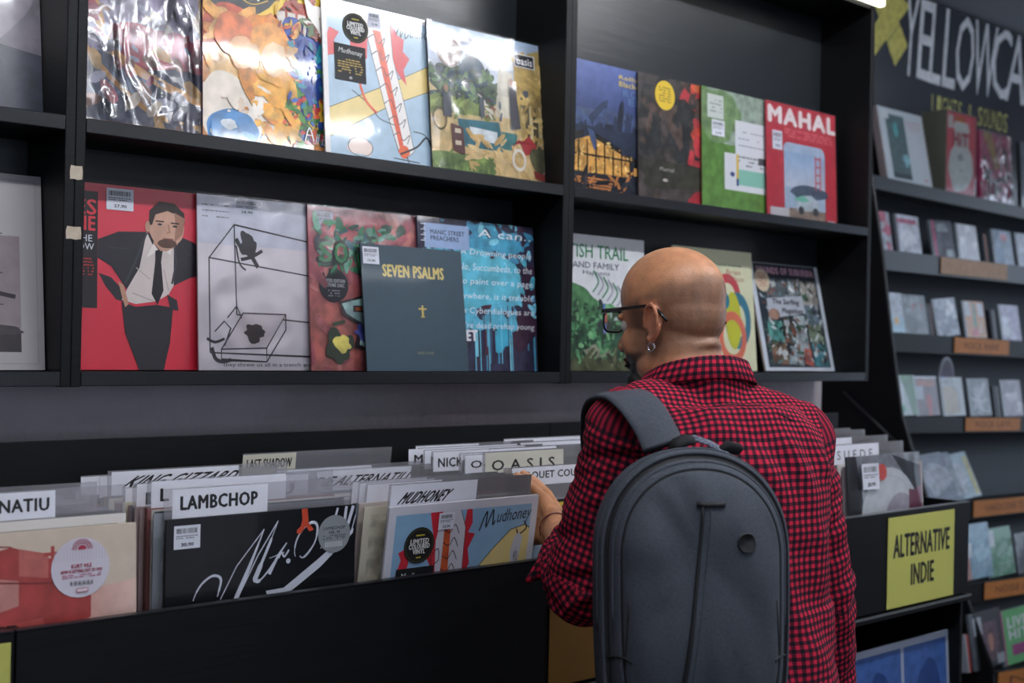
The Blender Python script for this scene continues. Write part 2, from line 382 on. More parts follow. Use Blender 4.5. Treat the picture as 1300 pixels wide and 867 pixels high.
# ---------------- record bins ----------------
YF, YK = 1.55, 1.95
ZF, ZR, ZLIP = CZ-.37, CZ-.166, CZ-.60
CHR = mat('scuffed_edge_strip', '#8b9094', .3, .6)
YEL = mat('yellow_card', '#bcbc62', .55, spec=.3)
def bin_unit(xl, xr, label, inner, em=None):
    t = empty('record_bin', ((xl+xr)/2, YK, 0)); tag(t, label, 'record bin', 'black record bins along the wall')
    ox = t.location.x
    def b(n, x0, y0, z0, x1, y1, z1, m=BLACK, bv=.001): return box(n, (x0-ox, y0-YK, z0, x1-ox, y1-YK, z1), m, t, bv)
    b('front_board', xl+.001, YF, ZLIP+.004, xr-.001, YF+.012, ZF)
    b('top_edge_strip', xl+.001, YF-.001, ZF, xr-.001, YF+.013, ZF+.002, em or EDGE, 0)
    b('back_board', xl+.001, YK-.012, .05, xr-.001, YK, ZR)
    b('bin_floor', xl+.001, YF-.008, ZLIP-.014, xr-.001, YK-.012, ZLIP)
    b('edge_strip', xl+.001, YF-.010, ZLIP-.004, xr-.001, YF-.0075, ZLIP+.001, CHR, 0)
    b('lower_floor', xl+.001, YF, ZLIP-.45, xr-.001, YK-.012, ZLIP-.435)
    b('lower_front', xl+.001, YF, .0, xr-.001, YF+.012, ZLIP-.40)
    for x in inner: b('bin_divider', x-.005, YF+.012, ZLIP, x+.005, YK-.012, ZF-.01)
    for x in (xl+.001, xr-.013): b('side_panel', x, YF+.012, 0, x+.012, YK-.012, ZF)
    return t
bin_unit(-.36, .535, 'black record bin unit at the left under the row of red covers', (.0, .375))
bin_unit(.535, 1.80, 'black record bin unit in front of the man with two full front bins', (.722, 1.078, 1.437))
bin_unit(1.80, 2.885, 'black record bin unit at the right end with a scuffed corner', (2.03, 2.385, 2.785), CHR)

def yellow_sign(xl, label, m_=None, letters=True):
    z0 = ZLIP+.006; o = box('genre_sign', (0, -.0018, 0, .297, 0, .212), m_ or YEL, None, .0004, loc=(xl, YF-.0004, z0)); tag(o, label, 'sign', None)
    a = Art(.297, .212); 
    def cond(s, x0, y0, x1, y1):     # slab-serif condensed letters: bold type stretched tall
        a.text(s, x0, y0, x1, y1, '#10120f', .022)
    cond('ALTERNATIVE', .08, .55, .92, .80); cond('INDIE', .34, .22, .68, .45)
    if letters: a.build('lettering', PAPER, o, -.0019, 0)
    return o
yellow_sign(.232, 'yellow genre sign cut off at the lower left edge of the photo')
yellow_sign(1.445, 'dark ochre card half hidden in shade beside the grey backpack', mat('ochre_card', '#7a5518', .6), False)  # yellow card coloured dark ochre, the man's shade put into its colour
yellow_sign(2.512, 'yellow genre sign reading ALTERNATIVE INDIE on the right record bin')
# ---------------- records on display ----------------
SATIN = print_mat('cloth_textured_cover', .5, .08)
_slm = {}
def sleeve_mat(c):
    if c not in _slm: _slm[c] = mat('sleeve_card_'+c.strip('#'), c, .5, spec=.4)
    return _slm[c]
def sleeve(name, label, cat, w, h, t, col, loc, lean=0, yaw=0, art=None, am=None, group=None, wrap=None, roll=0):
    o = box(name, (-w/2, -t, 0, w/2, 0, h), sleeve_mat(col), None, min(.0007, t/4), loc=loc, rot=(R(-lean), R(roll), R(yaw)))
    tag(o, label, cat, group)
    if art: art.build('cover_print', am or PRINT, o, -t-.0001)
    if wrap: film(o, w, h, t, wrap)
    return o
def film(o, w, h, t, kind):
    amp, m_ = (.0045, WRAP) if kind == 2 else (.0028, WRAP2)
    n = 26; vs = []; fs = []; sd = random.random()*90
    for j in range(n+1):
        for i in range(n+1):
            x, z = -w/2-.002+(w+.004)*i/n, -.0+(h+.003)*j/n
            q = noise.noise(Vector((x*16+z*9, z*13-x*4, sd)))+.6*noise.noise(Vector((x*44-z*20, z*30, sd+4)))
            e = min(1, min(i, n-i, j, n-j)/2)
            vs.append((x, -t-.0028-e*amp*abs(q), z))
    for j in range(n):
        for i in range(n):
            a = j*(n+1)+i; fs.append((a, a+1, a+n+2, a+n+1))
    mesh('plastic_film', vs, fs, m_, o, True)
STK = '#d6d8e3'
def price(o, x, z, t, txt, w=.036, h=.034, dy=.0002):
    a = Art(w, h, STK); rg = random.Random(txt)
    for k in range(14):
        xx = .1+.8*k/14; a.rect(xx, .66, xx+rg.uniform(.015, .04), .88, '#33353d')
    a.scribble(.08, .42, .92, .6, '#5a5d68', 2, .04, 3)
    a.text(txt, .28, .1, .74, .26, '#22242b', .02)
    a.build('price_sticker', PAPER, o, -t-dy-.0012, x, z)
def roundstk(o, cx, cz, r, t, bg, paint, m=None, name='hype_sticker'):
    a = Art(2*r, 2*r); a.ell(.5, .5, .5, .5, bg); paint(a)
    a.build(name, m or PAPER, o, -t-.0014, cx-r, cz-r)

LP = .315
_last = {}
def wallrec(label, px_left, row, art, col='#cfcdc8', lean=12, layer=0, t=.0045, w=LP, h=LP, am=None, wrap=None, stickers=None, Y0=2.005):
    Y = Y0-layer*.008
    z = {0: ZL, 1: ZU}[row]
    pv = _last.get(row)
    if pv and px_left > pv[0] and layer > 0:
        Y = min(Y, pv[1]-t-.004, pv[1]-t-.004+pv[3]*(math.sin(R(pv[2]))-math.sin(R(lean))))
    _last[row] = (px_left, Y, lean, h)
    x = P(px_left, 300, Y-t).x
    o = sleeve('record', label, 'record', w, h, t, col, (x+w/2, Y, z+.0015), lean, 0, art, am or GLOSS, 'records displayed on the wall shelves', wrap)
    if stickers: stickers(o, t)
    return o

# --- top row, middle unit ---
a = Art(bg='#b9a184', n=.5)
a.blob(.35, .75, .45, .35, '#9b8fa5', .5, .4, 2); a.blob(.55, .25, .6, .25, '#2d3550', .4, .4, 3); a.blob(.6, .5, .3, .14, '#b7414d', .5, .5, 5)
a.rect(0, 0, 1, .06, '#8f5d25', .4); a.curve([(.05, .95), (.2, .7), (.3, .45), (.6, .3), (.95, .2)], .05, '#e0a24e'); a.curve([(.1, .9), (.12, .5), (.5, .15), (.9, .08)], .03, '#c2872e')
a.dabs(.05, .05, .95, .95, ['#b8b6c4', '#8a5d4a', '#d8c8b0', '#a33c4c', '#6a6478', '#caa05a'], 90, .06, 3)
wallrec('record in heavily crinkled shiny film, leftmost on the upper middle shelf', 68, 1, a, '#6d5a40', 3, 0, wrap=2)

a = Art(bg='#cc8a55', n=.45)
a.rect(.42, .72, 1, 1, '#a3402c', .4)
for k in range(6): a.rect(.48+k*.07, .70, .535+k*.07, .86, '#d8cfc4', .2)
a.rect(.45, .86, 1, .90, '#c14f3a', .3)
for k in range(4): a.rect(.5+k*.12, .93, .56+k*.12, 1, '#e5bd3b', .2)
a.ell(.2, 1.03, .36, .30, '#edc94c'); a.ell(.17, 1.05, .345, .285, '#3b3a3d', .3)
a.text('Rev', .17, .885, .385, .965, '#e9e2d2', .02)
a.curve([(.02, .93), (.1, .9), (.15, .93), (.3, .86), (.42, .9)], .006, '#d8b04a')
a.blob(.7, .42, .26, .38, '#284a9c', .4, .3, 4); a.blob(.86, .62, .12, .14, '#3aa4b6', .4, .3, 6); a.ell(.86, .44, .07, .1, '#e2792d', .3); a.ell(.86, .47, .04, .05, '#efe2be'); a.ell(.85, .33, .09, .05, '#d8bb32', .2)
a.poly([(.8, .33), (.92, .33), (.87, .15)], '#cb6b35', .2)
a.blob(.18, .66, .18, .17, '#c05a3e', .5, .3, 1); a.blob(.4, .66, .16, .16, '#e8923f', .4, .3, 2); a.blob(.2, .5, .18, .15, '#eebf7d', .4, .3, 12); a.blob(.44, .52, .16, .16, '#f3c795', .4, .3, 13)
a.blob(.42, .3, .2, .28, '#ecab3e', .4, .3, 14); a.poly([(.28, .62), (.36, .6), (.38, .2), (.27, .2)], '#f0b054', .3)
a.blob(.2, .22, .26, .2, '#efe3d4', .15, .35, 7); a.blob(.2, .10, .17, .13, '#4b86bd', .35, .1, 3); a.blob(.25, .12, .07, .05, '#d9dfe4', .3, .4, 9)
for k in range(26):
    rg = random.Random(k); a.blob(rg.uniform(.5, .98), rg.uniform(.02, .34), .035, .03, ['#2f6b35', '#4f8f3a', '#b52c2c', '#d65a34', '#27532c', '#e6b93a'][k % 6], .3, .5, k)
for k in range(12):
    rg = random.Random(k+99); a.blob(.7+rg.uniform(-.12, .16), .42+rg.uniform(-.18, .14), .03, .03, ['#2f6b35', '#4f8f3a', '#b83431'][k % 3], .3, .5, k)
a.blob(.8, .8, .14, .08, '#48663a', .5, .5, 22)
a.dabs(.52, .0, .98, .36, ['#2f6b35', '#4f8f3a', '#b52c2c', '#1d4a2a', '#d65a34', '#e6b93a', '#274f9a'], 130, .022, 5, .3, .9)
a.dabs(.02, .45, .62, .78, ['#d98a48', '#cf7044', '#e6b070', '#e9a95c'], 44, .06, 6, .5, 1.2)
a.dabs(.25, .1, .6, .5, ['#e8a33c', '#ecb04a', '#d78a35'], 26, .055, 7, .5, 1.4)
a.dabs(.55, .3, .98, .7, ['#2b50a5', '#1f3d86', '#3b6fc0', '#2e8aa0'], 80, .03, 8, .4)
a.dabs(.46, .72, .98, .98, ['#7d2f24', '#b0452f', '#d8cfc4', '#d7a83a', '#4a3a34'], 70, .018, 9, .3, 1.6)
a.dabs(.05, .02, .36, .30, ['#f5ebe0', '#e3cdb8', '#efe3d4'], 40, .04, 10, .2)
a.blob(.2, .10, .15, .11, '#4b86bd', .4, .1, 3); a.blob(.16, .13, .05, .03, '#d9dfe4', .3, .3, 9); a.blob(.27, .07, .05, .03, '#7fb0d6', .4, .3, 11)
a.blob(.2, .66, .13, .13, '#d3764a', .5, .15, 31); a.blob(.42, .64, .12, .13, '#eda557', .5, .15, 32); a.blob(.24, .56, .08, .10, '#efb98a', .3, .1, 33); a.blob(.45, .55, .08, .10, '#f2c89c', .3, .1, 34)
a.poly([(.23, .58), (.27, .63), (.34, .62), (.36, .54), (.31, .47), (.25, .5)], '#f0c49a', .3); a.poly([(.40, .6), (.44, .66), (.52, .64), (.53, .55), (.47, .49), (.41, .53)], '#f4cfa5', .3)
a.poly([(.55, 1.0), (.66, .95), (.68, .86), (.74, .8), (.78, .74), (.76, .86), (.83, .9), (.86, .97), (.78, .93), (.72, .93), (.66, .98)], '#f4efe8')
a.curve([(.66, .1), (.69, .18), (.72, .1)], .008, '#eee'); a.line([(.67, .135), (.715, .135)], .006, '#eee'); a.text('ll is Dream', .73, .085, .985, .15, '#f0f0f0', .005, .2, -.01)
wallrec('record with a bright painted fantasy cover, white dove and blue globe', 255, 1, a, '#43305a', 3, 1)

def mud_art(full=False):
    a = Art(bg='#e9e4e2'); i = .035
    a.rect(i, i, 1-i, 1-i, '#a9c3d6', .08)
    a.poly([(i, .32), (.42, .50), (1-i, .78), (1-i, .60), (.5, .40), (i, .14)], '#e7cd84', .06)
    a.line([(i, .32), (.42, .5), (1-i, .78)], .004, '#333')
    a.line([(i, .14), (.5, .40), (1-i, .60)], .004, '#333')
    a.poly([(.22, 1-i), (.30, 1-i), (.33, .8), (.32, .66), (.27, .7), (.26, .62), (.2, .72), (.2, .86)], '#cc2b36')
    a.poly([(.5, 1-i), (.56, .86), (.61, .84), (.6, .76), (.65, .72), (.6, .64), (.62, .54), (.56, .6), (.5, .7)], '#cc2b36')
    a.poly([(i, .64), (.1, .66), (.08, .74), (.12, .8), (.05, .82), (i, .78)], '#cc2b36')
    a.poly([(.28, 1-i), (.5, 1-i), (.52, .7), (.6, .4), (.66, .12), (.60, .07), (.54, .1), (.44, .4), (.33, .8)], '#eee9e6')
    a.line([(.5, 1-i), (.52, .7), (.6, .4), (.66, .12), (.60, .07), (.54, .1), (.44, .4), (.33, .8), (.28, 1-i)], .004, '#333')
    a.poly([(.37, .86), (.43, .86), (.58, .14), (.545, .14)], '#d9532f', .15)
    for k in range(7):      # small sketchy squiggles
        x, y = .38+.028*k, .80-.1*k; a.curve([(x-.05, y), (x, y+.03), (x+.03, y-.02), (x+.08, y+.02), (x+.06, y-.04)], .005, '#2c2c30', 5)
    a.blob(.58, .11, .045, .04, '#e2602c', .1, .2, 2); a.blob(.25, .10, .1, .06, '#efd9cf', 0, .5, 4); a.ring(.25, .10, .088, .094, '#555', asp=.65)
    a.curve([(.66, .25), (.74, .24), (.8, .2), (.86, .24), (.92, .3)], .006, '#222'); a.curve([(.55, .09), (.68, .15), (.76, .22), (.8, .16), (.84, .1), (.92, .14)], .012, '#1d1d22')
    a.curve([(.2, .45), (.32, .38), (.4, .3), (.52, .27)], .005, '#333'); a.curve([(.26, .5), (.3, .4), (.38, .33)], .016, '#d9532f')
    a.line([(.5, .06), (.7, .05)], .006, '#222'); a.line([(.6, .08), (.62, .03)], .006, '#222')
    a.poly([(.82, .3), (.86, .34), (.95, .3), (.95, .2), (.9, .2), (.86, .26)], '#eee6df'); 
    # handwritten band name
    a.curve([(.55, .86), (.585, .93), (.585, .85), (.62, .93), (.62, .85), (.65, .88)], .007, '#26262c')
    a.text('udhoney', .65, .84, .90, .925, '#26262c', -.004, .25, .02); a.curve([(.86, .85), (.9, .80), (.84, .76), (.82, .80)], .007, '#26262c')
    return a
def mud_stickers(o, t):
    def p(a):
        a.ring(.5, .5, .44, .46, '#58552c'); a.text('LIMITED', .2, .55, .8, .68, '#e4e4e0', .03); a.text('COLOURED', .16, .41, .84, .54, '#e4e4e0', .03); a.text('VINYL', .3, .27, .7, .40, '#e4e4e0', .03)
        a.rect(.36, .76, .64, .80, '#b8a93a'); a.rect(.42, .15, .58, .19, '#b8a93a')
    roundstk(o, -LP/2+.24*LP, .845*LP+.0, .030, t, '#17161a', p)
    b = Art(.072, .072, '#1d1e22'); b.text('Mudhoney', .12, .72, .88, .9, '#d8d8d6', .005, .2, -.02); b.scribble(.1, .2, .9, .62, '#b59a52', 6, .035, 2); b.ell(.5, .1, .05, .04, '#aaa')
    b.build('text_sticker', PAPER, o, -t-.0012, -LP/2+.08*LP, .50*LP)
    price(o, -LP/2+.335*LP, .875*LP, t, '32,90', .03, .03)
wallrec('pale blue and yellow cartoon cover with a black hype sticker, on the upper shelf', 412, 1, mud_art(), '#d8d4d0', 5.5, 2, stickers=mud_stickers)

a = Art(bg='#d6bd86', n=.25)
a.grad([(0, .6), (1, .6), (1, 1), (0, 1)], '#dfe2e6', '#a9bed6', 1, .15); a.blob(.45, .86, .4, .1, '#eef1f4', .1, .3, 3); a.blob(.2, .6, .2, .14, '#44593a', .5, .5, 2); a.blob(.38, .62, .16, .2, '#35505e', .5, .4, 4); a.blob(.52, .6, .12, .1, '#4d6748', .5, .5, 8)
a.rect(0, .42, .5, .52, '#86974c', .4); a.poly([(.55, .44), (.6, .78), (.72, .76), (.72, .44)], '#d9d2bd', .3)
a.poly([(.72, .4), (.74, .88), (1, .97), (1, .3)], '#c9ad66', .3); a.rect(.78, .5, .86, .66, '#54606a', .3); a.poly([(.82, .3), (.82, .58), (.97, .56), (.97, .24)], '#5d5238', .3)
a.rect(.86, .32, .89, .56, '#ddcc9a'); a.rect(.94, .28, .97, .56, '#ddcc9a')
a.poly([(.22, .38), (.58, .40), (.62, .20), (.25, .20)], '#2e7482', .3); a.poly([(.32, .34), (.56, .33), (.56, .25), (.34, .25)], '#dfe6e8', .3); a.poly([(.6, .34), (.74, .34), (.72, .22), (.6, .22)], '#3b8080', .3)
a.poly([(0, .24), (.2, .2), (.7, .17), (.75, .2), (1, .3), (1, .04), (0, .04)], '#dcc088', .3); a.blob(.25, .08, .3, .08, '#6f8a42', .5, .3, 5)
a.dabs(.0, .5, .56, .72, ['#3a5234', '#2c4450', '#55704a', '#6a8a58', '#27382c'], 120, .035, 3, .5); a.dabs(.0, .42, .5, .5, ['#7d9044', '#9aa85a', '#6b8040'], 40, .03, 4, .4, 2)
a.dabs(.0, .02, .5, .13, ['#6f8a42', '#86a04e', '#5a7a3a'], 60, .022, 5, .4, 1.6); a.dabs(.3, .05, .98, .28, ['#e6cc96', '#cfae70', '#dcc088', '#c5a468'], 60, .03, 6, .25, 1.8)
a.dabs(.42, .42, .6, .56, ['#c8b9a0', '#8a4a3c', '#49617a', '#d9d2c0'], 24, .016, 7, .3, 2); a.dabs(.74, .3, .98, .9, ['#d2b56c', '#b89a58', '#e0c684'], 50, .03, 8, .4, 1.8)
a.poly([(.16, .34), (.26, .32), (.27, .14), (.17, .16)], '#5a2b27'); a.rect(.19, .28, .24, .31, '#dacbb0'); a.rect(.19, .2, .24, .23, '#dacbb0')
a.ring(.07, .36, .05, .06, '#5d5033', asp=1.3); a.rect(.1, .38, .17, .54, '#2b3540', .2); a.ell(.13, .57, .02, .025, '#a8886c'); a.rect(.41, .42, .45, .55, '#31434a')
a.poly([(.68, .66), (.74, .66), (.77, .38), (.68, .36)], '#45414a', .3); a.ell(.7, .69, .025, .03, '#b08c74')
a.ring(.74, .16, .045, .062, '#e6e1d8', asp=1.25); a.poly([(.68, .22), (.74, .3), (.8, .2), (.9, .22), (.9, .28), (.84, .34), (.76, .28), (.7, .26)], '#a8262c', .15)
a.blob(.93, .16, .07, .1, '#5b5b3c', .5, .6, 9); a.poly([(.87, .1), (.97, .08), (.97, .03), (.88, .05)], '#8e2d27')
a.rect(.735, .815, .925, .91, '#efefef'); a.rect(.745, .822, .915, .903, '#161616'); a.text('oasis', .76, .835, .9, .885, '#f2f2f2', .03)
def st(o, t):
    roundstk(o, -LP/2+.17*LP, .82*LP, .033, t, '#c3b6ad', lambda q: (q.ring(.5, .5, .44, .47, '#7d6f68'), q.scribble(.2, .3, .8, .75, '#6b5f5a', 5, .04, 1)))
    price(o, -LP/2+.27*LP, .845*LP, t, '28,90')
wallrec('record with a sunny garden party photo cover and a red scooter', 548, 1, a, '#2b2b2b', 6, 3, stickers=st, wrap=1)

# --- top row, right unit ---
a = Art(bg='#39466f', n=.15); a.grad([(0, .5), (1, .5), (1, 1), (0, 1)], '#2b3552', '#5467a6', 1, .15)
a.rect(0, 0, 1, .58, '#1c2330', .3); a.blob(.5, .6, .7, .05, '#4a5876', .3, .3, 1); a.blob(.45, .5, .6, .06, '#262f44', .4, .4, 2)
a.poly([(0, .33), (.35, .45), (.78, .33), (.78, .18), (0, .18)], '#cf9a4e', .45); a.poly([(-.1, .36), (.33, .50), (.86, .32), (.86, .29), (.33, .46), (-.1, .33)], '#241c16')
for k in range(9): a.rect(.05+k*.09, .17, .06+k*.09, .42, '#33261a')
a.rect(0, .30, .8, .315, '#33261a'); a.rect(.82, .2, .9, .26, '#d99e55', .3)
for k in range(6): a.rect(.22+.02*k, .13-.022*k, .6-.01*k, .142-.022*k, '#c17a3e', .3)
a.dabs(0, .17, .8, .42, ['#e8bc6a', '#b57a34', '#f0d28c', '#8a5a28', '#3a2c1e'], 110, .016, 4, .3, 1.2); a.dabs(0, .0, 1, .16, ['#1a2029', '#2a2f38', '#b5743c', '#11161d'], 60, .03, 5, .3, 2.4); a.dabs(0, .46, 1, .6, ['#2a3550', '#1d2436', '#43537a'], 50, .06, 6, .4, 2.4)
for k in range(9): a.rect(.05+k*.09, .17, .06+k*.09, .42, '#33261a')
a.poly([(-.1, .40), (.33, .505), (.9, .30), (1, .45), (1, .52), (-.1, .52)], '#222c40', .3)
a.text('Rolling', .66, .905, .93, .945, '#d8c27a', .02); a.text('Blackouts', .66, .86, .99, .9, '#d8c27a', .02); a.text('ROC', .70, .79, .97, .84, '#5975a6', .03); a.text('EN', .76, .73, .94, .78, '#5975a6', .03)
wallrec('dark blue record cover with a lit glass house beside water', 703, 1, a, '#1c2233', 2, 0)
a = Art(bg='#46403f', n=.5)
a.blob(.85, .75, .38, .33, '#b23a41', .25, .25, 1); a.blob(.8, .55, .2, .2, '#c0643c', .4, .3, 2); a.blob(.9, .35, .2, .16, '#843a3c', .4, .3, 3); a.blob(.3, .6, .35, .3, '#2d3032', .5, .3, 4)
a.dabs(0, 0, 1, 1, ['#3a3634', '#4a4240', '#54453e', '#2f3132'], 70, .09, 5, .6, 1.6); a.dabs(.6, .3, 1, 1, ['#b23a41', '#c0643c', '#a33a40', '#c8503e'], 36, .08, 8, .5); a.blob(.5, .25, .5, .12, '#38382f', .5, .4, 5); a.blob(.8, .05, .25, .1, '#a5303a', .3, .3, 6); a.text('Marinal', .24, .27, .4, .30, '#b5aea8'); a.ell(.3, .2, .03, .012, '#b5aea8')
wallrec('murky brown and red blurred record cover with a yellow round sticker', 810, 1, a, '#39302c', 2, 1, stickers=lambda o, t: roundstk(o, -LP/2+.30*LP, .86*LP, .036, t, '#d8b62c', lambda q: q.scribble(.2, .25, .8, .8, '#7f6d1e', 6, .05, 4)))
a = Art(bg='#59803f', n=.3)
a.blob(.6, .85, .6, .25, '#8d9c90', .4, .3, 1); a.blob(.2, .8, .3, .2, '#6f8a5f', .4, .3, 2)
a.rect(.42, .32, .86, .78, '#cfd1d8'); a.rect(.28, .20, .98, .5, '#cdcfd6'); a.rect(.44, .25, .86, .38, '#7fb5a5'); a.rect(.43, .26, .46, .5, '#d3b04a'); a.rect(.84, .5, .87, .62, '#d3b04a'); a.rect(.84, .62, .87, .76, '#39457d')
a.rect(.43, .24, .46, .3, '#39457d'); a.rect(.72, .44, .84, .5, '#3c3f45'); a.scribble(.46, .4, .8, .5, '#555a60', 3, .012, 2); a.scribble(.46, .55, .8, .72, '#9094a0', 3, .01, 5); a.ell(.38, .33, .03, .02, '#39457d')
a.rect(.9, .14, .98, .2, '#39457d'); a.rect(.07, .76, .27, .95, '#c3c9c6'); a.scribble(.1, .8, .25, .92, '#8c928e', 4, .015, 1)
wallrec('green blurred record cover with overlapping white paper labels', 891, 1, a, '#5f4a33', 2, 2, stickers=lambda o, t: price(o, -LP/2+.12*LP, .62*LP, t, '24,90', .05, .04))
a = Art(bg='#b23440', n=.1)
a.text('MAHAL', .04, .83, .99, .965, '#dcd6d6', .06); a.scribble(.25, .72, .95, .8, '#c95f68', 3, .02, 7)
pts = [(.24+.0, .12), (.24, .60)]+[(.30+.07*math.cos(R(q)), .61+.07*math.sin(R(q))) for q in (180, 150, 120, 90)]+[(.76+.07*math.cos(R(q)), .61+.07*math.sin(R(q))) for q in (90, 60, 30, 0)]+[(.83, .02), (.30, .02)]
a.poly(pts, '#9fb2c6', .1); a.grad([(.25, .3), (.82, .3), (.82, .6), (.25, .6)], '#b9c0cc', '#8ea9c8', 1, .1); a.blob(.6, .27, .25, .06, '#4a5869', .3, .3, 1); a.rect(.3, .02, .83, .12, '#8b7a6c', .4); a.rect(.68, .3, .70, .6, '#b5525c'); a.rect(.75, .3, .77, .6, '#b5525c')
for k in range(4): a.rect(.68, .36+.07*k, .77, .375+.07*k, '#b5525c')
a.poly([(.4, .16), (.45, .23), (.62, .25), (.72, .2), (.74, .12), (.42, .1)], '#aeb9c0', .2); a.ell(.47, .11, .04, .035, '#31363c'); a.ell(.68, .11, .04, .035, '#31363c'); a.poly([(.36, .2), (.5, .24), (.6, .2), (.5, .18)], '#6fb59e')
a.rect(.04, .02, .3, .11, '#b9b7ba'); a.rect(.86, .0, .97, .05, '#c9c4c6')
def st(o, t): price(o, -LP/2+.08*LP, .60*LP, t, '29,90', .042, .05)
wallrec('red record cover with a pale sky window picture, rightmost on the upper shelf', 974, 1, a, '#8f2a34', 2.5, 3, wrap=1, stickers=st)

# --- bottom row, middle unit ---
a = Art(bg='#cf2f42', n=.0)
a.grad([(0, 0), (1, 0), (1, 1), (0, 1)], '#c32438', '#d03f50')
a.rect(-.1, .33, .285, .955, '#17161a'); a.text('LES', .10, .83, .275, .91, '#c9323f', .02); a.text('ANE', .10, .745, .27, .82, '#c9323f', .02)
a.text('THE', .16, .685, .255, .72, '#cfd3da'); a.text('NOW', .14, .64, .265, .675, '#cfd3da'); a.scribble(.16, .50, .265, .6, '#a33', 6, .008, 2)
SU = '#22222a'
a.poly([(.285, .70), (.40, .75), (.56, .76), (.66, .72), (.70, .62), (.66, .40), (.42, .36), (.46, .42), (.36, .56), (.285, .60)], SU, .15)
a.poly([(.29, .52), (.36, .50), (.42, .44), (.44, .37), (.39, .38), (.33, .45)], SU, .1)
a.poly([(.72, .76), (.84, .72), (.99, .60), (.95, .55), (.82, .52), (.70, .46), (.70, .6)], SU, .15)
a.poly([(.56, .76), (.62, .64), (.72, .75), (.72, .47), (.69, .42), (.62, .38), (.5, .36), (.42, .38), (.45, .44), (.52, .56)], '#cfc3bf', .05)
a.line([(.56, .755), (.50, .60), (.44, .47)], .012, '#34343d'); a.line([(.715, .75), (.735, .60), (.71, .48)], .012, '#34343d'); a.poly([(.60, .70), (.63, .66), (.56, .62)], '#e3dad6'); a.poly([(.66, .67), (.70, .64), (.71, .70)], '#e3dad6')
a.line([(.50, .56), (.58, .50)], .005, '#a89c9a'); a.line([(.66, .56), (.69, .44)], .005, '#a89c9a'); a.line([(.48, .42), (.60, .38)], .006, '#a89c9a'); a.line([(.45, .66), (.34, .66)], .006, '#30303a'); a.line([(.80, .66), (.90, .60)], .006, '#30303a'); a.line([(.56, .3), (.57, .02)], .008, '#2b2b35')
a.poly([(.61, .66), (.655, .67), (.645, .6), (.66, .44), (.625, .36), (.59, .42), (.61, .6)], '#17171c')
a.poly([(.42, .37), (.5, .345), (.62, .36), (.70, .35), (.72, .38), (.70, .15), (.66, -.02), (.53, -.02), (.44, .2)], '#1c1c23', .1)
a.poly([(.40, .48), (.42, .40), (.44, .34), (.46, .36), (.43, .46)], '#b98a72'); a.poly([(.68, .42), (.74, .39), (.75, .33), (.70, .34)], SU)
a.poly([(.6, .70), (.6, .79), (.76, .77), (.74, .70), (.68, .66), (.64, .66)], '#b98f7a', .1)
a.blob(.675, .79, .105, .115, '#c49a85', .12, .08, 2); a.poly([(.57, .80), (.575, .88), (.63, .935), (.72, .93), (.78, .88), (.785, .82), (.76, .86), (.68, .885), (.61, .86), (.59, .80)], '#2b2220')
a.poly([(.72, .88), (.785, .85), (.77, .76), (.72, .71), (.73, .8)], '#9d7260', .1); a.blob(.565, .79, .015, .03, '#b38a76', .1, .1); a.rect(.61, .82, .66, .828, '#3a2a26'); a.rect(.7, .815, .75, .823, '#3a2a26'); a.ell(.635, .807, .014, .006, '#2a2a30'); a.ell(.725, .802, .014, .006, '#2a2a30'); a.line([(.685, .81), (.693, .765), (.675, .76)], .006, '#93684f')
a.line([(.655, .728), (.715, .728)], .009, '#8a5247'); a.blob(.68, .703, .055, .025, '#5b4138', .2, .1, 1)
def st(o, t): price(o, -LP/2+.33*LP, .865*LP, t, '27,90', .048, .037)
wallrec('bright red cover with a bearded man in a black suit and tie', 58, 0, a, '#b02837', 2, 0, stickers=st)

a = Art(bg='#f0e8ec', n=.03); a.rect(0, .72, 1, 1, '#dcdde8', .1)
K = '#26242b'
def L(*p, wd=.008): a.line([(x, y) for x, y in p], wd, K)
L((.07, .10), (.07, .64), (.23, .84), (.9, .75)); L((.07, .64), (.80, .56), (.98, .72)); L((.23, .84), (.24, .32)); L((.80, .56), (.80, .08), (.07, .10)); L((.24, .32), (.98, .27)); L((.80, .08), (.98, .2))
a.poly([(.14, .12), (.28, .33), (.56, .33), (.43, .13)], '#ddd3d7'); L((.14, .12), (.28, .33), (.56, .33), (.43, .13), (.14, .12)); L((.14, .12), (.14, .06), (.43, .05), (.43, .13)); L((.43, .05), (.56, .24), (.56, .33))
a.blob(.35, .22, .07, .05, K, .1, .5, 2); L((.10, .22), (.16, .28), (.2, .24), (.16, .14)); L((.18, .3), (.24, .37), (.27, .3))
a.blob(.32, .72, .06, .07, K, .1, .6, 4); a.curve([(.24, .76), (.28, .7), (.34, .66), (.38, .6)], .025, K); a.curve([(.27, .64), (.34, .66), (.41, .70)], .02, K); a.curve([(.24, .72), (.26, .62), (.3, .58)], .01, K)
a.curve([(.08, .13), (.1, .07), (.14, .05), (.2, .06)], .022, K); a.curve([(.05, .18), (.10, .16), (.16, .18)], .016, K)
a.text('they threw us all in a trench and stuck a monument on top', .15, .015, 1.22, .045, K, .0)
a.scribble(.03, .86, .2, .96, '#8a8890', 3, .006, 4)
def st(o, t): price(o, -LP/2+.23*LP, .90*LP, t, '28,90', .05, .03)
wallrec('white cover with a black line drawing of a box room and bed', 256, 0, a, '#cfc8cc', 4, 1, wrap=1, stickers=st)

